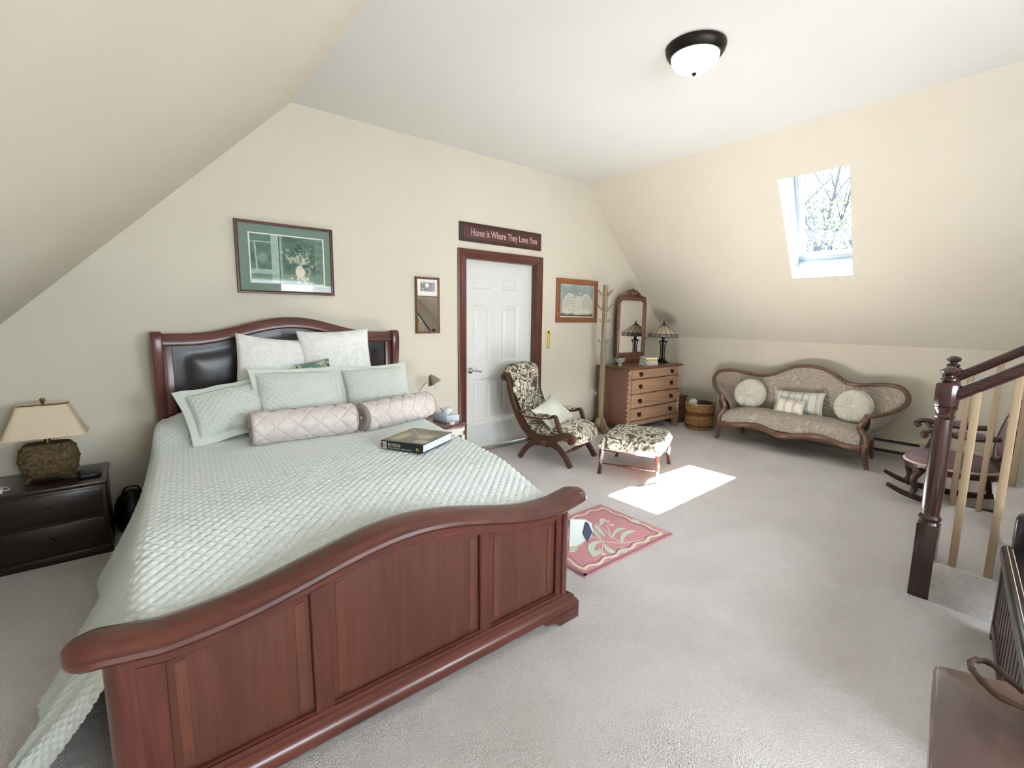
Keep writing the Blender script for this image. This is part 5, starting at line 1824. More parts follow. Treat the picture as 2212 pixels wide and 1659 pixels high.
# ------------------------------------------------------------------ rug
plain('rug_rose', '#d39aa0', 0.95, 0.05, var=0.12, vs=120, bump=0.6, bs=260, bd=0.003)
plain('rug_mauve', '#b08088', 0.95, 0.05, var=0.08, vs=120, bump=0.5, bs=260, bd=0.003)
plain('rug_cream', '#e4dabf', 0.95, 0.05, var=0.06, vs=120, bump=0.5, bs=260, bd=0.003)
plain('rug_sage', '#d2dcc8', 0.95, 0.05, var=0.06, vs=120, bump=0.5, bs=260, bd=0.003)
plain('rug_blush', '#e6c6c3', 0.95, 0.05, var=0.06, vs=120, bump=0.5, bs=260, bd=0.003)
def rug():
    x0, x1, y0, y1 = 1.888, 2.762, 1.655, 2.292
    root = thing('rug', 'small rose pink rug with sage leaf sprays at the foot of the bed', 'rug', ((x0 + x1) / 2, (y0 + y1) / 2, 0))
    MB().box(x0, x1, y0, y1, 0.0, 0.012).build('pile_field', 'rug_rose', root, bev=0.003, world=True)
    def flat(poly, z1, mat, nm):
        MB().prism(poly, lambda a, c, d: (a, c, d), 0.0122, z1).build(nm, mat, root, world=True, bev=0.0, ang=30)
    # scalloped border line and a darker mauve line inside it
    def wavy(ins, amp, per):
        pts = []
        cs = [(x0 + ins, y0 + ins), (x1 - ins, y0 + ins), (x1 - ins, y1 - ins), (x0 + ins, y1 - ins)]
        for k in range(4):
            a, c = np.array(cs[k]), np.array(cs[(k + 1) % 4])
            L = np.linalg.norm(c - a)
            d = (c - a) / L
            nn = np.array([-d[1], d[0]])
            m = int(L / 0.012)
            nw = max(2, round(L / per))
            for i in range(m):
                s = i / m
                pts.append(tuple(a + d * L * s + nn * amp * math.sin(s * nw * 2 * PI)))
        return pts
    for ins, amp, w, mat, nm in ((0.070, 0.010, 0.018, 'rug_mauve', 'inner_band'), (0.055, 0.011, 0.024, 'rug_cream', 'border_band')):
        pts = wavy(ins, amp, 0.16)
        P3 = [(p[0], p[1], 0.0125) for p in pts]
        MB().tube(P3, 1.0, 8, closed=True, flat=(w / 2, 0.003), up=(0, 0, 1)).build(nm, mat, root, world=True)
    MB().box(x0 + 0.001, x1 - 0.001, y0 + 0.001, y0 + 0.022, 0.012, 0.0135).build('edge_band', 'rug_mauve', root, world=True)
    MB().box(x0 + 0.001, x0 + 0.022, y0 + 0.001, y1 - 0.001, 0.012, 0.0135).build('edge_band', 'rug_mauve', root, world=True)
    leaves = [
        [(2.39, 1.874), (2.444, 1.907), (2.5, 1.929), (2.547, 1.925), (2.56, 1.896), (2.509, 1.902), (2.455, 1.893), (2.389, 1.862)],
        [(2.379, 1.788), (2.436, 1.839), (2.503, 1.868), (2.561, 1.862), (2.583, 1.829), (2.515, 1.833), (2.45, 1.816), (2.385, 1.777)],
        [(2.422, 2.061), (2.442, 2.041), (2.406, 1.974), (2.354, 1.901), (2.364, 1.956), (2.393, 2.01)],
        [(2.379, 2.041), (2.381, 2.013), (2.345, 1.945), (2.307, 1.89), (2.323, 1.95), (2.347, 2.007)],
        [(2.143, 1.868), (2.202, 1.901), (2.255, 1.897), (2.289, 1.869), (2.236, 1.869), (2.179, 1.84), (2.152, 1.812), (2.212, 1.809), (2.152, 1.774), (2.089, 1.773), (2.104, 1.811)],
        [(2.267, 1.845), (2.256, 1.797), (2.243, 1.72), (2.205, 1.739), (2.218, 1.787)],
        [(2.700, 1.956), (2.735, 1.953), (2.740, 1.914), (2.700, 1.886), (2.690, 1.917)],
        [(2.266, 1.723), (2.32, 1.741), (2.343, 1.712), (2.307, 1.685), (2.277, 1.690)],
        [(2.494, 2.067), (2.525, 2.1), (2.562, 2.107), (2.568, 2.081), (2.534, 2.064), (2.496, 2.038), (2.469, 2.046)],
        [(2.05, 2.02), (2.10, 2.06), (2.16, 2.07), (2.20, 2.04), (2.14, 2.03), (2.10, 2.00)],
        [(2.02, 1.90), (2.07, 1.95), (2.13, 1.96), (2.17, 1.93), (2.11, 1.92), (2.07, 1.89)]]
    for k, p in enumerate(leaves):
        flat(spline(p, 4, closed=True), 0.0150, 'rug_sage', 'leaf')
    for p in ([(2.54, 1.723), (2.474, 1.738), (2.383, 1.775), (2.335, 1.819), (2.299, 1.872), (2.287, 1.953), (2.20, 2.00), (2.10, 2.01)],
              [(2.382, 1.791), (2.382, 1.856), (2.416, 1.941), (2.447, 2.009), (2.471, 2.085)],
              [(2.368, 1.867), (2.459, 1.96), (2.511, 2.027)], [(2.299, 1.872), (2.222, 1.818), (2.162, 1.767)]):
        MB().tube([(q[0], q[1], 0.0128) for q in spline(p, 5)], 1.0, 6, flat=(0.006, 0.003)).build('stem', 'rug_blush', root, world=True)
    for (x, y) in ((2.553, 2.053), (2.532, 1.99), (2.162, 1.756)):
        MB().lathe([(0.020, 0.012), (0.020, 0.0145), (0.012, 0.0155), (0.0, 0.0158)], (x, y, 0), 14).build('berry', 'rug_blush', root, world=True)
rug()

# ------------------------------------------------------------------ sofa
def sofa_fabric():
    t = NT('sofa_damask', 0.75, 0.2)
    mp = t.coord()
    n0 = t.noise(mp, 5, 2)
    mixv = t.n('ShaderNodeMixRGB', blend_type='LINEAR_LIGHT')
    mixv.inputs[0].default_value = 0.22
    t.l(mp, 'Vector', mixv, 1)
    t.l(n0, 'Color', mixv, 2)
    wv = t.n('ShaderNodeTexWave', wave_type='RINGS')
    wv.inputs['Scale'].default_value = 8.0
    wv.inputs['Distortion'].default_value = 9.0
    wv.inputs['Detail'].default_value = 1.5
    t.l(mixv, 0, wv, 'Vector')
    rp = t.ramp(wv, 'Fac', [(0.0, S('#9a8a78')), (0.80, S('#a09080')), (0.90, S('#b6a996')), (1.0, S('#bdb19f'))])
    n2 = t.noise(mp, 160, 2)
    mu = t.n('ShaderNodeMixRGB', blend_type='MULTIPLY')
    mu.inputs[0].default_value = 0.35
    t.l(rp, 'Color', mu, 1)
    t.l(n2, 'Fac', mu, 2)
    br = t.n('ShaderNodeBrightContrast')
    br.inputs['Bright'].default_value = 0.10
    t.l(mu, 0, br, 'Color')
    t.l(br, 0, t.b, 'Base Color')
    t.b.inputs['Sheen Weight'].default_value = 0.35
    M['sofa_damask'] = t.m
sofa_fabric()
wood('sofa_walnut', '#5a3d2e', '#86624b', 0.32, 1, 1.5, 0.3)
def sofa():
    root = thing('sofa', 'carved camelback settee in taupe damask against the right wall', 'sofa', (5.85, 2.07, 0))
    top = [(3.173, 0.648), (3.165, 0.715), (3.110, 0.775), (2.947, 0.800), (2.760, 0.785), (2.613, 0.772), (2.459, 0.793), (2.363, 0.838), (2.224, 0.906), (2.085, 0.926), (1.939, 0.912), (1.805, 0.860), (1.683, 0.786), (1.542, 0.772), (1.354, 0.798), (1.217, 0.788), (1.140, 0.725), (1.128, 0.650)]
    xt = lambda z: 6.06 + 0.10 * (z - 0.6) / 0.33
    path = [(5.570, 2.785, 0.528), (5.68, 2.865, 0.535), (5.86, 3.010, 0.560), (6.00, 3.120, 0.600)] + [(xt(z), y, z) for y, z in top] + [(6.00, 1.165, 0.585), (5.86, 1.225, 0.545), (5.68, 1.290, 0.528), (5.570, 1.322, 0.526)]
    sp = spline(path, 6)
    MB().tube(sp, 0.028, 10, flat=(0.85, 1.1), up=(1, 0, 0)).build('carved_frame', 'sofa_walnut', root, world=True)
    # bead along the frame's inner edge
    # upholstery from the frame down to the seat line
    m = len(sp)
    Pf = np.array(sp)
    # base curve with the same parameter
    s = np.linspace(0, 1, m)
    basep = spline([(5.60, 2.745, 0.335), (5.75, 2.765, 0.34), (5.95, 2.78, 0.34), (6.03, 2.70, 0.34), (6.04, 2.40, 0.34), (6.04, 2.06, 0.34), (6.04, 1.72, 0.34), (6.03, 1.44, 0.34), (5.95, 1.365, 0.34), (5.75, 1.372, 0.34), (5.60, 1.380, 0.335)], 12)
    # resample base by matching arc position along y for the middle part
    Bp = np.array(basep)
    tb = np.linspace(0, 1, len(Bp))
    al = np.concatenate([[0], np.cumsum(np.linalg.norm(np.diff(Pf, axis=0), axis=1))])
    al /= al[-1]
    Bq = np.stack([np.interp(al, tb, Bp[:, k]) for k in range(3)], 1)
    inn = np.array([5.75, 2.06, 0.75])
    for nm, off, bul in (('back_upholstery', -0.020, 0.045), ('back_lining', 0.030, -0.03)):
        g = []
        for i in range(m):
            row = []
            dirv = np.array([5.70, np.clip(Pf[i, 1], 1.6, 2.5), Pf[i, 2]]) - Pf[i]
            dirv[2] = 0
            dirv /= np.linalg.norm(dirv) + 1e-9
            for j in range(14):
                t_ = j / 13
                p = Pf[i] * (1 - t_) + Bq[i] * t_
                p = p + dirv * (bul * math.sin(PI * t_) - off)
                p[2] -= 0.012 * (1 - t_)
                row.append(tuple(p))
            g.append(row)
        MB().surf(g).build(nm, 'sofa_damask', root, world=True, ang=80)
    # seat
    def fx_(y):
        k = (y - 2.06) / 0.72
        return 5.545 - 0.045 * math.cos(2 * PI * k / 0.92) * (1 - 0.35 * abs(k)) - 0.01 + 0.03 * abs(k) ** 3
    ny, nx = 60, 24
    ys_ = np.linspace(1.36, 2.765, ny)
    g = []
    for y in ys_:
        k = abs(y - 2.06) / 0.70
        row = []
        for i in range(nx):
            t_ = i / (nx - 1)
            x = fx_(y) + (6.05 - fx_(y)) * t_
            z = 0.245 + 0.135 * min(1, (t_ / 0.16)) ** 0.5 + 0.035 * math.sin(PI * min(1, t_)) * (1 - k ** 4)
            if t_ < 0.16:
                x -= 0.012 * math.sin(PI * t_ / 0.16)
            row.append((x, y, z - 0.02 * k ** 6))
        g.append(row)
    b = MB().surf(g)
    for r_ in (g[0], g[-1]):
        b.add(r_ + [(6.05, r_[0][1], 0.22), (r_[0][0], r_[0][1], 0.22)], [tuple(range(len(r_) + 2))])
    b.build('seat_cushion', 'sofa_damask', root, world=True, ang=70)
    rail = [(fx_(y) - 0.004, float(y), 0.222 - 0.022 * math.cos(2 * PI * ((y - 2.06) / 0.72) / 0.92) * (1 - 0.3 * abs(y - 2.06) / 0.72)) for y in np.linspace(1.345, 2.785, 60)]
    MB().tube(rail, 0.034, 10, flat=(0.7, 1.0), up=(0, 0, 1)).build('front_rail', 'sofa_walnut', root, world=True)
    MB().box(5.58, 6.06, 1.40, 2.73, 0.19, 0.25).build('seat_frame', 'sofa_walnut', root, world=True, bev=0.004)
    for s_, y0, yk in ((1, 2.80, 2.785), (-1, 1.33, 1.322)):
        pts = spline([(5.570, yk, 0.530), (5.545, yk - s_ * 0.012, 0.490), (5.545, yk - s_ * 0.045, 0.435), (5.56, yk - s_ * 0.030, 0.375), (5.545, yk + s_ * 0.010, 0.315), (5.545, yk + s_ * 0.020, 0.255), (5.56, yk + s_ * 0.012, 0.21)], 5)
        MB().tube(pts, [0.034, 0.030, 0.026, 0.028, 0.034, 0.036, 0.032] if False else 0.028, 10).build('arm_post', 'sofa_walnut', root, world=True)
        MB().lathe([(0.0, -0.03), (0.022, -0.024), (0.033, 0.0), (0.022, 0.024), (0.0, 0.03)], (5.562, yk, 0.528), 14, axis=1).build('arm_knob', 'sofa_walnut', root, world=True)
        pts = spline([(5.56, yk, 0.235), (5.54, yk + s_ * 0.012, 0.18), (5.555, yk + s_ * 0.022, 0.10), (5.575, yk + s_ * 0.030, 0.04), (5.565, yk + s_ * 0.042, 0.0)], 5)
        MB().tube(pts, [0.040 - 0.022 * (i / 20) ** 0.7 + (0.004 if i > 17 else 0) for i in range(21)], 10).build('leg', 'sofa_walnut', root, world=True)
        MB().tube([(6.03, yk - s_ * 0.06, 0.22), (6.05, yk - s_ * 0.05, 0.10), (6.09, yk - s_ * 0.045, 0.0)], [0.026, 0.022, 0.018], 8).build('leg', 'sofa_walnut', root, world=True)
    # carved crest highlights either side of the hump
    for yc, z, s_ in ((2.41, 0.815, 1), (1.735, 0.825, -1)):
        b = MB()
        for k in range(5):
            b.lathe([(0.0, -0.02), (0.012, -0.014), (0.016, 0.0), (0.012, 0.014), (0.0, 0.02)], (xt(z) - 0.026, yc - s_ * 0.035 * (k - 2), z + 0.017 * (k - 2)), 10, axis=1)
        b.build('carved_leaf', 'sofa_walnut', root, world=True)
sofa()

def stripe_fabric():
    t = NT('striped_cushion', 0.8, 0.2)
    mp = t.coord()
    sp = t.n('ShaderNodeSeparateXYZ')
    t.l(mp, 'Vector', sp, 0)
    m = t.n('ShaderNodeMath', operation='MULTIPLY')
    m.inputs[1].default_value = 7.0
    t.l(sp, 'X', m, 0)
    fr = t.n('ShaderNodeMath', operation='FRACT')
    t.l(m, 0, fr, 0)
    rp = t.ramp(fr, 0, [(0.0, S('#d5d8cd')), (0.28, S('#dfe1d8')), (0.30, S('#b5a88e')), (0.36, S('#d9d4c4')), (0.40, S('#b8b39f')), (0.46, S('#d8dbd2')), (0.75, S('#cdd4cd')), (0.80, S('#b3b8ad')), (0.86, S('#d9dcd3'))])
    rp.color_ramp.interpolation = 'CONSTANT'
    t.l(rp, 'Color', t.b, 'Base Color')
    M['striped_cushion'] = t.m
    t = NT('striped_small', 0.8, 0.2)
    mp = t.coord()
    sp = t.n('ShaderNodeSeparateXYZ')
    t.l(mp, 'Vector', sp, 0)
    m = t.n('ShaderNodeMath', operation='MULTIPLY')
    m.inputs[1].default_value = 11.0
    t.l(sp, 'X', m, 0)
    fr = t.n('ShaderNodeMath', operation='FRACT')
    t.l(m, 0, fr, 0)
    rp = t.ramp(fr, 0, [(0.0, S('#e9e3d8')), (0.40, S('#c9b79b')), (0.50, S('#e6dccf')), (0.58, S('#c3ac96')), (0.66, S('#e9e3d8'))])
    rp.color_ramp.interpolation = 'CONSTANT'
    t.l(rp, 'Color', t.b, 'Base Color')
    M['striped_small'] = t.m
stripe_fabric()
plain('silk_round', '#d8d5c5', 0.55, 0.35, var=0.05, vs=40, Sheen_Weight=0.3)

def round_cushion(label, loc, rz):
    root = thing('round_cushion', label, 'cushion', loc, rot=(R(-14), 0, rz), group='round cushions on the settee')
    r, t_ = 0.178, 0.075
    n = 120
    g = []
    for side in (-1, 1):
        rows = np.linspace(0.02, 1, 14) if side < 0 else np.linspace(1, 0.02, 14)[1:]
        for s in rows:
            th = t_ * math.sqrt(max(0, 1 - s ** 2.6)) * (1 - 0.55 * math.exp(-(s / 0.2) ** 2))
            g.append([(r * s * math.cos(q) , side * (th + 0.022 * s * (1.12 - s) * math.sin(20 * q)), r * s * math.sin(q)) for q in np.linspace(0, 2 * PI, n, endpoint=False)])
    MB().surf(g, cv=True).build('pleated_cover', 'silk_round', root, ang=80)
    MB().lathe([(0.0, -0.046), (0.014, -0.044), (0.019, -0.036), (0.015, -0.028)], (0, 0, 0), 14, axis=1).build('button', 'silk_round', root)
    MB().tube([(r * 0.985 * math.cos(q), 0, r * 0.985 * math.sin(q)) for q in np.linspace(0, 2 * PI, 60, endpoint=False)], 0.007, 8, closed=True, up=(0, 1, 0)).build('piping', 'silk_round', root)
round_cushion('round pleated ivory cushion at the left end of the settee', (5.890, 2.605, 0.560), R(-80))
round_cushion('round pleated ivory cushion at the right end of the settee', (5.885, 1.530, 0.562), R(-95))
pillow('lumbar_cushion', 'striped pale green lumbar cushion in the middle of the settee', 'cushion', (5.895, 2.065, 0.520), (R(-16), R(-3), R(-90)), 0.53, 0.27, 0.11, 'striped_cushion', 0.015, seed=23, n=36, wav=0.004)
pillow('lumbar_cushion', 'small cream striped cushion leaning on the larger striped one', 'cushion', (5.775, 2.105, 0.478), (R(-18), R(3), R(-90)), 0.31, 0.185, 0.08, 'striped_small', 0.02, seed=25, n=30, wav=0.006)

# ------------------------------------------------------------------ basket
wovenmat('wicker_tan', '#7d5330', '#c39a66', 40)
wovenmat('wicker_red', '#5a2f1f', '#8a5334', 40)
plain('wool_white', '#e2ddd2', 0.95, var=0.08, vs=60, bump=0.6, bs=120, bd=0.004)
plain('wool_dark', '#3b2722', 0.95, var=0.2, vs=40, bump=0.6, bs=120, bd=0.004)
def basket():
    root = thing('basket', 'round woven wicker basket between dresser and settee', 'basket', (5.885, 3.245, 0))
    H, r0, r1 = 0.335, 0.165, 0.178
    nb = 13
    for k in range(nb):
        z = 0.012 + k * H / nb
        r = r0 + (r1 - r0) * k / nb
        g = []
        n = 72
        hh = H / nb
        for dz, dr in ((0.0, 0.0), (hh * 0.25, 0.006), (hh * 0.75, 0.006), (hh, 0.0), (hh * 0.75, -0.006), (hh * 0.25, -0.006)):
            g.append([((r + dr + 0.006 * math.sin(q * 18 + (k % 2) * PI)) * math.cos(q), (r + dr + 0.006 * math.sin(q * 18 + (k % 2) * PI)) * math.sin(q), z + dz) for q in np.linspace(0, 2 * PI, n, endpoint=False)])
        MB().surf(g, cu=True, cv=True).build('woven_band', 'wicker_red' if k in (7, 8, 1) else 'wicker_tan', root, ang=80)
    for k in range(36):
        q = 2 * PI * k / 36
        MB().beam(((r0) * math.cos(q), r0 * math.sin(q), 0.01), (r1 * math.cos(q), r1 * math.sin(q), H), 0.010, 0.005, up=(math.cos(q), math.sin(q), 0)).build('stake', 'wicker_tan', root, smooth=False)
    MB().tube([(r1 * math.cos(q), r1 * math.sin(q), H + 0.008) for q in np.linspace(0, 2 * PI, 48, endpoint=False)], 0.012, 8, closed=True).build('rim', 'wicker_tan', root)
    MB().lathe([(0.0, 0.004), (r0, 0.004), (r0, 0.014), (0.0, 0.014)], (0, 0, 0), 32).build('bottom', 'wicker_tan', root)
    y = thing('yarn_ball', 'white ball of yarn resting in the wicker basket', 'yarn', (5.835, 3.315, 0.270))
    b = MB()
    rng = random.Random(2)
    b.lathe([(0.0, 0.0)] + [(0.062 * math.sin(PI * k / 12), 0.065 - 0.065 * math.cos(PI * k / 12)) for k in range(1, 12)] + [(0.0, 0.13)], (0, 0, 0), 18)
    b.build('yarn_core', 'wool_white', y)
    for k in range(12):
        ax = Vector((rng.gauss(0, 1), rng.gauss(0, 1), rng.gauss(0, 1))).normalized()
        q_ = Vector((0, 0, 1)).rotation_difference(ax)
        MB().tube([tuple(Vector((0, 0, 0.065)) + q_ @ Vector((0.064 * math.cos(a), 0.064 * math.sin(a), 0.0))) for a in np.linspace(0, 2 * PI, 24, endpoint=False)], 0.004, 5, closed=True).build('strand', 'wool_white', y)
    d = thing('knit_throw', 'dark brown knitted throw folded inside the wicker basket', 'blanket', (5.92, 3.22, 0.20))
    g = []
    for r_, z in ((0.13, 0.0), (0.142, 0.06), (0.138, 0.12), (0.11, 0.155), (0.06, 0.165), (0.01, 0.168)):
        g.append([((r_ * (1 + 0.03 * math.sin(6 * q))) * math.cos(q) * 0.85, r_ * math.sin(q) * 0.85, z + 0.010 * math.sin(4 * q + r_ * 30)) for q in np.linspace(0, 2 * PI, 36, endpoint=False)])
    MB().surf(g, cv=True).build('throw_fold', 'wool_dark', d, ang=70)
basket()

# ------------------------------------------------------------------ baseboard heater
plain('heater_metal', '#cfc6b6', 0.45, var=0.02)
plain('heater_slot_shade', '#4a423a', 0.6, var=0.05)  # dark tone paints the shade of the gaps into the recess
def heater():
    root = thing('baseboard_heater', 'long beige electric baseboard heater on the right knee wall', 'heater', (6.285, 1.7, 0.04))
    y0, y1 = 0.55, 2.98
    MB().prism([(6.300, 0.085), (6.268, 0.085), (6.262, 0.092), (6.262, 0.156), (6.272, 0.165), (6.300, 0.165)], lambda a, c, d: (a, d, c), y0, y1).build('front_cover', 'heater_metal', root, bev=0.002, world=True)
    MB().prism([(6.318, 0.198), (6.318, 0.217), (6.276, 0.217), (6.262, 0.208), (6.262, 0.200), (6.276, 0.200)], lambda a, c, d: (a, d, c), y0, y1).build('top_louvre', 'heater_metal', root, world=True)
    MB().box(6.300, 6.318, y0, y1, 0.045, 0.200).build('inner_recess', 'heater_slot_shade', root, world=True, smooth=False)
    MB().box(6.284, 6.318, y0, y1, 0.040, 0.048).build('base_plate', 'heater_metal', root, world=True, smooth=False)
    for a, c in ((y0, 1.02), (y1 - 0.06, y1)):
        MB().box(6.258, 6.318, a, c, 0.043, 0.213).build('end_cap', 'heater_metal', root, bev=0.004, world=True)
heater()

# ------------------------------------------------------------------ stairs with railing
wood('rail_dark', '#2a1512', '#452420', 0.25, 1, 1.0, 0.4)
wood('newel_dark', '#2a1512', '#452420', 0.25, 2, 1.0, 0.45)
wood('baluster_tan', '#9d8669', '#b9a185', 0.45, 2, 1.0, 0.1)
SX0, SX1, SY, RUN, RISE = 3.16, 4.34, 0.425, 0.275, 0.212
sy = lambda x: 0.13 * (x - 3.20)
def stairs():
    root = thing('staircase', 'carpeted staircase rising behind the dark newel posts', 'stairs', (3.75, 0.4, 0))
    n = 7
    for k in range(n):
        y = SY - k * RUN
        z = (k + 1) * RISE
        prof = [(y - 0.012, 0.0), (y - 0.012, z - 0.055), (y + 0.004, z - 0.05)]
        for q in range(7):
            a = -PI / 2 + PI * q / 6
            prof.append((y + 0.004 + 0.020 * math.cos(a) * 1.0, z - 0.024 + 0.024 * math.sin(a)))
        prof += [(y - RUN - 0.02, z), (y - RUN - 0.02, 0.0)]
        b = MB()
        g = [[(x, p + sy(x), q) for p, q in prof] for x in np.linspace(SX0, SX1, 5)]
        # rounded carpet roll at the open ends
        b.surf(g, cv=True)
        for r_ in (g[0], g[-1]):
            b.add(r_, [tuple(range(len(r_)))])
        b.build('step', 'carpet_pile', root, world=True, bev=0.010 if k < 2 else 0.0, seg=2, ang=50)
stairs()

def newel(label, x, y):
    root = thing('newel_post', label, 'newel post', (x, y, 0), group='newel posts')
    w = 0.043
    b = MB().box(-w, w, -w, w, 0, 0.405)
    b.build('square_base', 'newel_dark', root, bev=0.003)
    MB().lathe([(0.046, 0.405), (0.040, 0.418), (0.046, 0.428), (0.048, 0.438), (0.042, 0.448), (0.037, 0.455), (0.040, 0.50), (0.042, 0.60), (0.041, 0.75), (0.037, 0.90), (0.033, 0.965), (0.040, 0.972), (0.042, 0.982), (0.036, 0.990), (0.038, 1.005), (0.044, 1.016), (0.048, 1.028)], (0, 0, 0), 28).build('turned_shaft', 'newel_dark', root)
    b = MB()
    g = []
    for s, z in ((0.040, 1.026), (0.046, 1.038), (0.046, 1.140), (0.040, 1.152), (0.028, 1.158)):
        g.append([(s * (1.0 if k % 2 else 1.0) * c_, s * s_, z) for k, (c_, s_) in enumerate([(1, 0.45), (0.45, 1), (-0.45, 1), (-1, 0.45), (-1, -0.45), (-0.45, -1), (0.45, -1), (1, -0.45)])])
    b.surf(g, cv=True)
    b.add(g[-1], [tuple(range(8))])
    b.add(g[0], [tuple(range(8))[::-1]])
    b.build('top_block', 'newel_dark', root, bev=0.003)
    MB().lathe([(0.030, 1.156), (0.036, 1.166), (0.034, 1.174), (0.020, 1.180), (0.018, 1.188), (0.034, 1.198), (0.040, 1.210), (0.034, 1.222), (0.018, 1.230), (0.0, 1.233)], (0, 0, 0), 24).build('finial', 'newel_dark', root)
newel('dark turned newel post at the near side of the stair foot', 3.200, 0.442)
newel('dark turned newel post at the far side of the stair foot, mostly hidden', 4.300, 0.585)

def railing(label, x, y0, ys_):
    root = thing('stair_railing', label, 'railing', (x, y0, 0), group='stair railings')
    sl = 0.70
    y1 = -1.55 + (y0 - 0.40)
    z0 = 1.098
    sec = []
    for q in range(14):
        a = 2 * PI * q / 14
        sec.append((0.031 * math.copysign(abs(math.cos(a)) ** 0.7, math.cos(a)), 0.036 * math.copysign(abs(math.sin(a)) ** 0.7, math.sin(a))))
    g = []
    for y in (y0, y1):
        g.append([(a, y - y0, z0 + (y0 - y) * sl + c) for a, c in sec])
    b = MB().surf(g, cv=True)
    for r_ in g:
        b.add(r_, [tuple(range(14))])
    b.build('handrail', 'rail_dark', root)
    for y in ys_:
        k = int((SY + (y0 - 0.40) - y) / RUN) + 1
        zb = min(7, k) * RISE
        zt = z0 + (y0 - y) * sl - 0.025
        if zt > zb + 0.1:
            MB().box(-0.015, 0.015, y - y0 - 0.015, y - y0 + 0.015, zb - 0.005, zt).build('baluster', 'baluster_tan', root, bev=0.002)
railing('dark handrail with blond balusters on the near side of the stairs', 3.200, 0.402, [0.333 - 0.1315 * k for k in range(14)])
railing('dark handrail with blond balusters on the far side of the stairs', 4.300, 0.545, [0.493 - 0.1315 * k for k in range(14)])

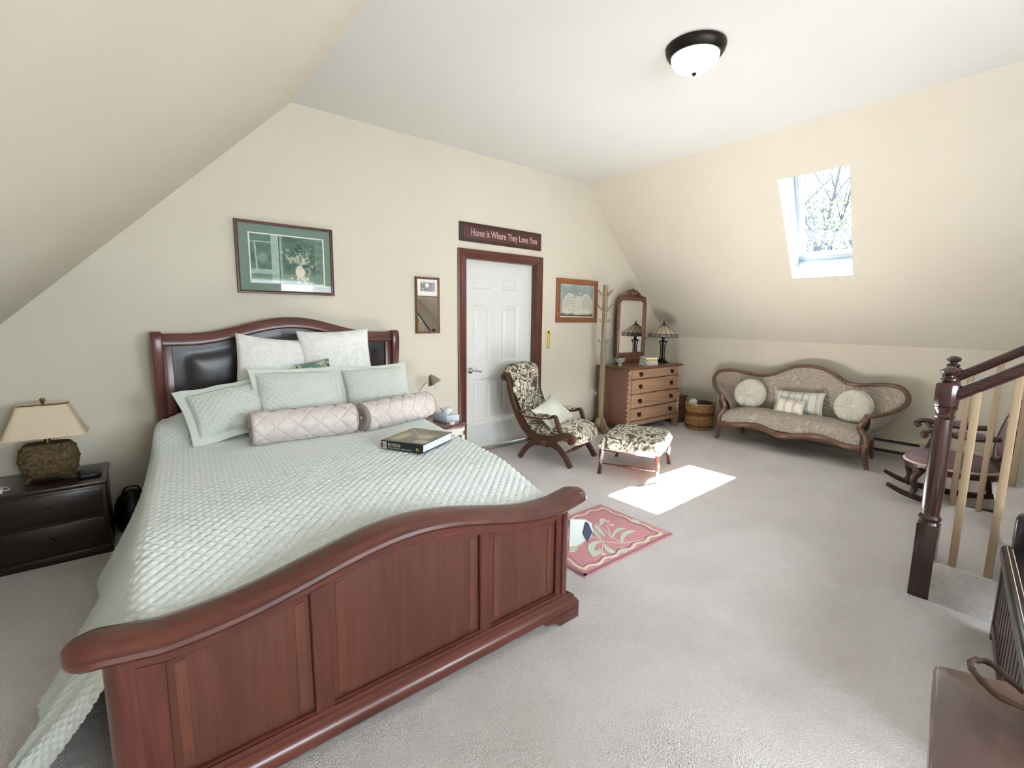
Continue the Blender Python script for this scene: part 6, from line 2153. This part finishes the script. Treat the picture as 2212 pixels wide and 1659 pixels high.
# ------------------------------------------------------------------ rocking chair beyond the stairs
plain('mauve_needlepoint', '#8a757a', 0.9, 0.1, var=0.1, vs=160, bump=0.3, bs=300)
plain('needle_flower', '#d8cdc0', 0.9, 0.1, var=0.1, vs=60)
plain('rocker_piping', '#d9bfb0', 0.8, var=0.04)
wood('rocker_wood', '#2e1a16', '#4f3028', 0.35, 0, 1.5, 0.25)
def rocking_chair():
    root = thing('rocking_chair', 'low dark rocking chair in mauve needlepoint beyond the stair railing', 'rocking chair', (5.12, 0.61, 0), rz=R(105))
    # +x is forward, +y is the left side
    for s in (-1, 1):
        y = s * 0.215
        rk = spline([(-0.48, 0.115), (-0.30, 0.035), (-0.08, 0.012), (0.14, 0.020), (0.30, 0.055), (0.42, 0.110)], 6)
        ribbon(MB(), rk, [0.03, 0.04, 0.045, 0.045, 0.04, 0.028], lambda a, c, d: (a, d, c + 0.012), y - 0.016, y + 0.016).build('rocker', 'rocker_wood', root, bev=0.004)
        MB().tube(spline([(0.22, y, 0.275), (0.255, y, 0.20), (0.24, y, 0.12), (0.265, y, 0.055)], 5), [0.032 - 0.014 * i / 15 for i in range(16)], 10).build('leg', 'rocker_wood', root)
        MB().tube(spline([(-0.22, y * 0.92, 0.275), (-0.245, y * 0.95, 0.17), (-0.27, y, 0.05)], 5), [0.026 - 0.008 * i / 10 for i in range(11)], 10).build('leg', 'rocker_wood', root)
        arm = spline([(-0.20, y * 1.05, 0.60), (-0.06, y * 1.16, 0.585), (0.10, y * 1.20, 0.60), (0.19, y * 1.18, 0.61), (0.235, y * 1.16, 0.585), (0.215, y * 1.15, 0.555)], 5)
        MB().tube(arm, 0.022, 10).build('arm', 'rocker_wood', root)
        MB().tube(spline([(0.17, y * 1.17, 0.60), (0.12, y * 1.10, 0.50), (0.14, y * 1.05, 0.40), (0.18, y, 0.30)], 5), 0.018, 10).build('arm_post', 'rocker_wood', root)
        pad = [(-0.12 + 0.18 * i / 8, y * 1.18, 0.606) for i in range(9)]
        MB().tube(pad, [0.012, 0.024, 0.028, 0.03, 0.03, 0.03, 0.028, 0.024, 0.012], 10).build('arm_pad', 'mauve_needlepoint', root)
    # seat
    g = []
    n = 48
    def oval(r_, q):
        return (0.02 + 0.285 * r_ * math.cos(q), 0.255 * r_ * math.copysign(abs(math.sin(q)) ** 0.85, math.sin(q)))
    for r_, z in ((0.05, 0.405), (0.4, 0.402), (0.7, 0.390), (0.9, 0.370), (1.0, 0.340), (1.01, 0.318)):
        g.append([oval(r_, q) + (z,) for q in np.linspace(0, 2 * PI, n, endpoint=False)])
    MB().surf(g, cv=True).add(g[0], [tuple(range(n))]).build('seat_cushion', 'mauve_needlepoint', root, ang=70)
    MB().tube([oval(1.015, q) + (0.318,) for q in np.linspace(0, 2 * PI, n, endpoint=False)], 0.010, 8, closed=True).build('seat_piping', 'rocker_piping', root)
    g = [[oval(r_, q) + (z,) for q in np.linspace(0, 2 * PI, n, endpoint=False)] for r_, z in ((1.0, 0.318), (1.02, 0.295), (0.99, 0.262), (0.9, 0.258))]
    MB().surf(g, cv=True).add(g[-1], [tuple(range(n))]).build('seat_rail', 'rocker_wood', root, ang=60)
    b = MB()
    rng = random.Random(6)
    for k in range(16):
        q = rng.uniform(0, 2 * PI)
        r_ = rng.uniform(0.02, 0.10)
        b.lathe([(0.022, -0.002), (0.016, 0.004), (0.0, 0.006)], (0.06 + r_ * math.cos(q), r_ * math.sin(q) * 1.1, 0.400 - r_ * 0.06), 8)
    b.build('seat_bouquet', 'needle_flower', root, kind='stuff')
    # oval back, leaning
    def bk(u, v, d=0.0):
        z = 0.62 + v
        return (-0.245 - 0.22 * (z - 0.40) + d, u, z)
    g = []
    for r_, dd in ((0.05, 0.045), (0.5, 0.040), (0.8, 0.025), (0.95, 0.004), (1.0, -0.02)):
        g.append([bk(0.175 * r_ * math.cos(q), 0.205 * r_ * math.sin(q), dd) for q in np.linspace(0, 2 * PI, n, endpoint=False)])
    MB().surf(g, cv=True).add(g[0], [tuple(range(n))]).build('back_pad', 'mauve_needlepoint', root, ang=70)
    MB().tube([bk(0.195 * math.cos(q), 0.225 * math.sin(q)) for q in np.linspace(0, 2 * PI, n, endpoint=False)], 0.024, 10, closed=True).build('back_frame', 'rocker_wood', root)
    MB().tube([bk(0.172 * math.cos(q), 0.202 * math.sin(q), 0.012) for q in np.linspace(0, 2 * PI, n, endpoint=False)], 0.007, 8, closed=True).build('back_piping', 'rocker_piping', root)
    MB().tube([bk(0.085 * math.cos(q) * (1 + 0.08 * math.sin(9 * q)), 0.105 * math.sin(q) * (1 + 0.08 * math.sin(9 * q)), 0.043 - 0.012) for q in np.linspace(0, 2 * PI, 60, endpoint=False)], 0.008, 6, closed=True).build('flower_wreath', 'needle_flower', root)
    MB().tube([bk(-0.09, -0.22, 0), (-0.22, -0.12, 0.29)], 0.02, 8).build('back_support', 'rocker_wood', root)
    MB().tube([bk(0.09, -0.22, 0), (-0.22, 0.12, 0.29)], 0.02, 8).build('back_support', 'rocker_wood', root)
    b = MB()
    for s in (-1, 1):
        b.tube(spline([bk(0, 0.232), bk(s * 0.03, 0.262), bk(s * 0.07, 0.255), bk(s * 0.11, 0.225)], 5), 0.013, 8)
    b.build('crest_carving', 'rocker_wood', root)
rocking_chair()

# ------------------------------------------------------------------ dark slatted bench against the stairs
plain('bench_leather', '#1c1716', 0.28, 0.6, var=0.15, vs=40, bump=0.25, bs=90, bd=0.003)
wood('bench_wood', '#2c1a18', '#4a302c', 0.4, 2, 1.0, 0.15)
def bench():
    ang = math.atan2(0.137, 0.9905)
    root = thing('bench', 'dark wood bench with black leather seat and slatted side, cut off by the right edge', 'bench', (3.03, 0.155, 0), rz=ang)
    L, D = 1.15, 0.52       # runs to -x, depth to -y
    g = []
    MB().box(-L, 0.0, -D, 0.012, 0.385, 0.455).build('leather_seat', 'bench_leather', root, bev=0.020, seg=3)
    for off in (0.018, 0.034):
        MB().tube([(-L + 0.03, -off + 0.012, 0.4555), (-0.03, -off + 0.012, 0.4555)], 0.0016, 5).build('stitch_line', 'rocker_piping', root)
    MB().box(-L, 0.0, -0.030, 0.0, 0.345, 0.388).build('top_rail', 'bench_wood', root, bev=0.003)
    MB().box(-L, 0.0, -0.030, 0.0, 0.035, 0.080).build('bottom_rail', 'bench_wood', root, bev=0.003)
    for x in (-0.045, -L):
        for y in (-0.045, -D):
            MB().box(x, x + 0.045, y, y + 0.045, 0.0, 0.388).build('leg', 'bench_wood', root, bev=0.003)
    k = 0
    x = -0.085
    while x > -L + 0.05:
        MB().box(x - 0.022, x + 0.022, -0.024, -0.006, 0.078, 0.347).build('slat', 'bench_wood', root, bev=0.002)
        x -= 0.075
    MB().box(-L + 0.02, -0.02, -D + 0.02, -0.045, 0.04, 0.06).build('bottom_board', 'bench_wood', root, bev=0.002)
    poly = [(-0.02, 0.440), (-0.02, 0.600), (-0.035, 0.620), (-D, 0.640), (-D, 0.440)]
    MB().prism(poly, lambda a, c, d: (d, a, c), -0.055, -0.005).build('end_panel', 'bench_leather', root, bev=0.012, seg=3)
bench()

# ------------------------------------------------------------------ table in the foreground with a rope-wrapped jar
wood('table_brown', '#4a3430', '#634843', 0.3, 0, 0.8, 0.3)
wood('table_edge_sheen', '#6e574e', '#a08d82', 0.2, 0, 1.0, 0.6)  # lighter tone stands for the reflection along the moulded edge
def near_table():
    root = thing('side_table', 'brown wooden table top corner in the near right foreground', 'table', (1.1, -0.15, 0))
    P = np.array((1.333, 0.140))
    e1 = np.array((-0.99, -0.143))
    e2 = np.array((0.45, -0.893))
    a = P + e1 * 0.62
    c = P + e2 * 0.42
    d = c + e1 * 0.72
    d = a + (c - P) + np.array((0.0, -0.08))
    r = 0.022
    corner = [P + e1 * r, P + e1 * r * 0.35 + e2 * r * 0.1, P + e2 * r * 0.35 + e1 * r * 0.1, P + e2 * r]
    poly = [tuple(a)] + [tuple(q) for q in corner] + [tuple(c), tuple(d)]
    MB().prism(poly, lambda u, v, w: (u, v, w), 0.672, 0.700).build('table_top', 'table_brown', root, bev=0.004, world=True)
    path = [tuple(q) + (0.690,) for q in [a] + corner + [c]]
    MB().tube(path, 0.006, 8, flat=(0.8, 1.5)).build('edge_moulding', 'table_edge_sheen', root, world=True)
    ins = [a + np.array((0.05, -0.08)), P + np.array((-0.06, -0.07)), c + np.array((-0.07, 0.05)), d + np.array((0.05, 0.05))]
    for i in range(4):
        p, q = ins[i], ins[(i + 1) % 4]
        MB().beam((p[0], p[1], 0.63), (q[0], q[1], 0.63), 0.02, 0.08).build('apron', 'table_brown', root, world=True, smooth=False)
        MB().tube([(p[0], p[1], 0.672), (p[0], p[1], 0.0)], [0.024, 0.015], 12).build('leg', 'table_brown', root, world=True)
near_table()
def rope_jar():
    t = NT('jute_rope', 0.9, 0.1)
    mp = t.coord((1, 1, 1))
    nz = t.noise(mp, 150, 3)
    rp = t.ramp(nz, 'Fac', [(0.3, S('#8a6f4f')), (0.7, S('#c0a67e'))])
    t.l(rp, 'Color', t.b, 'Base Color')
    t.bump(nz, 'Fac', 0.6, 0.002)
    M['jute_rope'] = t.m
    plain('vine_handle', '#4a352a', 0.7, var=0.2, vs=40, bump=0.4, bs=100)
    plain('jar_clay', '#b0906a', 0.7, var=0.08)
    root = thing('rope_basket', 'rope-wrapped basket with a looped vine handle on the near table', 'basket', (1.262, -0.060, 0.700))
    g = []
    for r_, z in ((0.046, 0.0), (0.056, 0.03), (0.060, 0.07), (0.054, 0.105), (0.050, 0.118), (0.044, 0.118), (0.048, 0.10), (0.05, 0.03), (0.002, 0.012)):
        g.append([(r_ * math.cos(q), r_ * math.sin(q), z) for q in np.linspace(0, 2 * PI, 36, endpoint=False)])
    MB().surf(g, cv=True).build('jar_body', 'jar_clay', root, ang=50)
    for k in range(9):
        z = 0.008 + k * 0.0125
        r_ = float(np.interp(z, [0, 0.03, 0.07, 0.105, 0.118], [0.047, 0.057, 0.061, 0.055, 0.051])) + 0.003
        tw = [(r_ * math.cos(q) + 0.0015 * math.cos(q) * math.sin(24 * q), r_ * math.sin(q) + 0.0015 * math.sin(q) * math.sin(24 * q), z + 0.0012 * math.cos(24 * q)) for q in np.linspace(0, 2 * PI, 96, endpoint=False)]
        MB().tube(tw, 0.0062, 6, closed=True).build('rope_coil', 'jute_rope', root)
    lp = [(1.225, -0.030, 0.752), (1.210, 0.035, 0.760), (1.244, 0.069, 0.762), (1.274, 0.084, 0.763), (1.301, 0.081, 0.763), (1.314, 0.063, 0.763), (1.300, 0.042, 0.762), (1.275, 0.020, 0.760), (1.255, -0.005, 0.760)]
    sp = spline(lp, 6)
    MB().tube(sp, [0.0058 + 0.0008 * math.sin(i * 1.3) for i in range(len(sp))], 8).build('vine_handle', 'vine_handle', root, world=True)
rope_jar()

# ------------------------------------------------------------------ ceiling light
def ceiling_light():
    plain('oil_bronze', '#2a2420', 0.4, metal=0.7, var=0.2)
    t = NT('alabaster_lit', 0.3, 0.4)
    mp = t.coord()
    nz = t.noise(mp, 7, 3, 0.6, 1.5)
    rp = t.ramp(nz, 'Fac', [(0.35, (0.90, 1.0, 0.92)), (0.65, (1.0, 1.0, 0.93))])
    t.l(rp, 'Color', t.b, 'Base Color')
    t.l(rp, 'Color', t.b, 'Emission Color')
    t.b.inputs['Emission Strength'].default_value = 1.5
    M['alabaster_lit'] = t.m
    t.m.cycles.emission_sampling = 'NONE'
    root = thing('ceiling_light', 'flush ceiling light with bronze rim and glowing alabaster bowl', 'ceiling light', (2.77, 1.71, 3.07))
    MB().lathe([(0.140, 0.0), (0.170, -0.002), (0.173, -0.012), (0.168, -0.030), (0.156, -0.050), (0.146, -0.060), (0.137, -0.058), (0.135, -0.03)], (0, 0, 0), 56).build('rim', 'oil_bronze', root)
    prof = [(0.138, -0.052)] + [(0.138 * math.cos(a), -0.056 - 0.092 * math.sin(a)) for a in np.linspace(0.05, PI / 2 - 0.05, 14)] + [(0.0, -0.148)]
    MB().lathe(prof, (0, 0, 0), 48).build('glass_bowl', 'alabaster_lit', root)
    MB().lathe([(0.006, -0.142), (0.013, -0.147), (0.014, -0.152), (0.009, -0.158), (0.005, -0.163), (0.0, -0.165)], (0, 0, 0), 16).build('finial', 'oil_bronze', root)
ceiling_light()

# ------------------------------------------------------------------ bare trees outside the roof window
plain('bark_pale', '#2c3036', 0.9, 0.1, var=0.15, vs=8)
plain('spring_leaf', '#3c473a', 0.9, 0.1, var=0.2, vs=2)
def tree(label, base, h, seed, lean=(0, 0)):
    root = thing('bare_tree', label, 'tree', base, group='trees outside the roof window')
    rng = random.Random(seed)
    br = MB()
    tips = []
    def grow(p, d, L, r, depth):
        n = 4
        pts = [p]
        q = p.copy()
        dd = d.copy()
        for i in range(n):
            dd = (dd + Vector((rng.gauss(0, 0.10), rng.gauss(0, 0.10), rng.gauss(0.03, 0.06)))).normalized()
            q = q + dd * (L / n)
            pts.append(q.copy())
        br.tube([tuple(x) for x in pts], [r * (1 - 0.45 * i / n) for i in range(n + 1)], 5 if depth else 8, caps=False)
        if depth >= 4:
            tips.append(q.copy())
            return
        kids = 3 if depth < 3 else 2
        for k in range(kids):
            j = rng.choice([2, 3, 4])
            ax = Vector((rng.gauss(0, 1), rng.gauss(0, 1), rng.gauss(0.15, 0.5))).normalized()
            nd = (dd * 0.75 + ax * 0.65).normalized()
            grow(pts[j], nd, L * rng.uniform(0.55, 0.75), r * 0.5, depth + 1)
        tips.append(q.copy())
    trunk = MB()
    p0 = Vector((0, 0, 0))
    tp = [(lean[0] * s * h * 0.55 + 0.06 * math.sin(5 * s + seed), lean[1] * s * h * 0.55 + 0.05 * math.cos(4 * s + seed), s * h * 0.55) for s in np.linspace(0, 1, 8)]
    trunk.tube(tp, [0.075 - 0.035 * i / 7 for i in range(8)], 10)
    trunk.build('trunk', 'bark_pale', root)
    for k in range(7):
        s = 0.42 + 0.58 * k / 6
        i = min(7, int(s * 7))
        q = Vector(tp[i])
        d = Vector((rng.gauss(0, 0.55), rng.gauss(0, 0.55), 1.0)).normalized()
        grow(q, d, h * rng.uniform(0.20, 0.30), 0.030, 1)
    br.build('branches', 'bark_pale', root, kind='stuff')
    b = MB()
    for q in tips:
        for _ in range(7):
            c = q + Vector((rng.gauss(0, 0.15), rng.gauss(0, 0.15), rng.gauss(0, 0.15)))
            u = Vector((rng.gauss(0, 1), rng.gauss(0, 1), rng.gauss(0, 1))).normalized() * 0.04
            v = Vector((rng.gauss(0, 1), rng.gauss(0, 1), rng.gauss(0, 1))).normalized() * 0.02
            b.add([c - u, c + v, c + u, c - v], [(0, 1, 2, 3)])
    b.build('buds', 'spring_leaf', root, smooth=False, kind='stuff')
tree('forked bare tree in the middle of the roof window view', (12.0, 4.05, -1.5), 8.5, 3, (0.0, 0.02))
tree('bare tree at the right edge of the roof window view', (12.5, 3.35, -1.5), 9.0, 8, (0.0, -0.02))
tree('slender bare tree at the left of the roof window view', (13.0, 5.15, -1.5), 8.0, 12, (0.0, -0.01))
tree('low far bare tree behind the others in the roof window view', (17.0, 5.6, -2.5), 8.0, 21)
tree('bare sapling close outside the roof window', (9.5, 3.25, -1.0), 6.5, 33, (0.0, 0.0))
tree('leaning bare tree far back in the roof window view', (15.0, 4.75, -2.0), 9.0, 41, (0.0, 0.015))
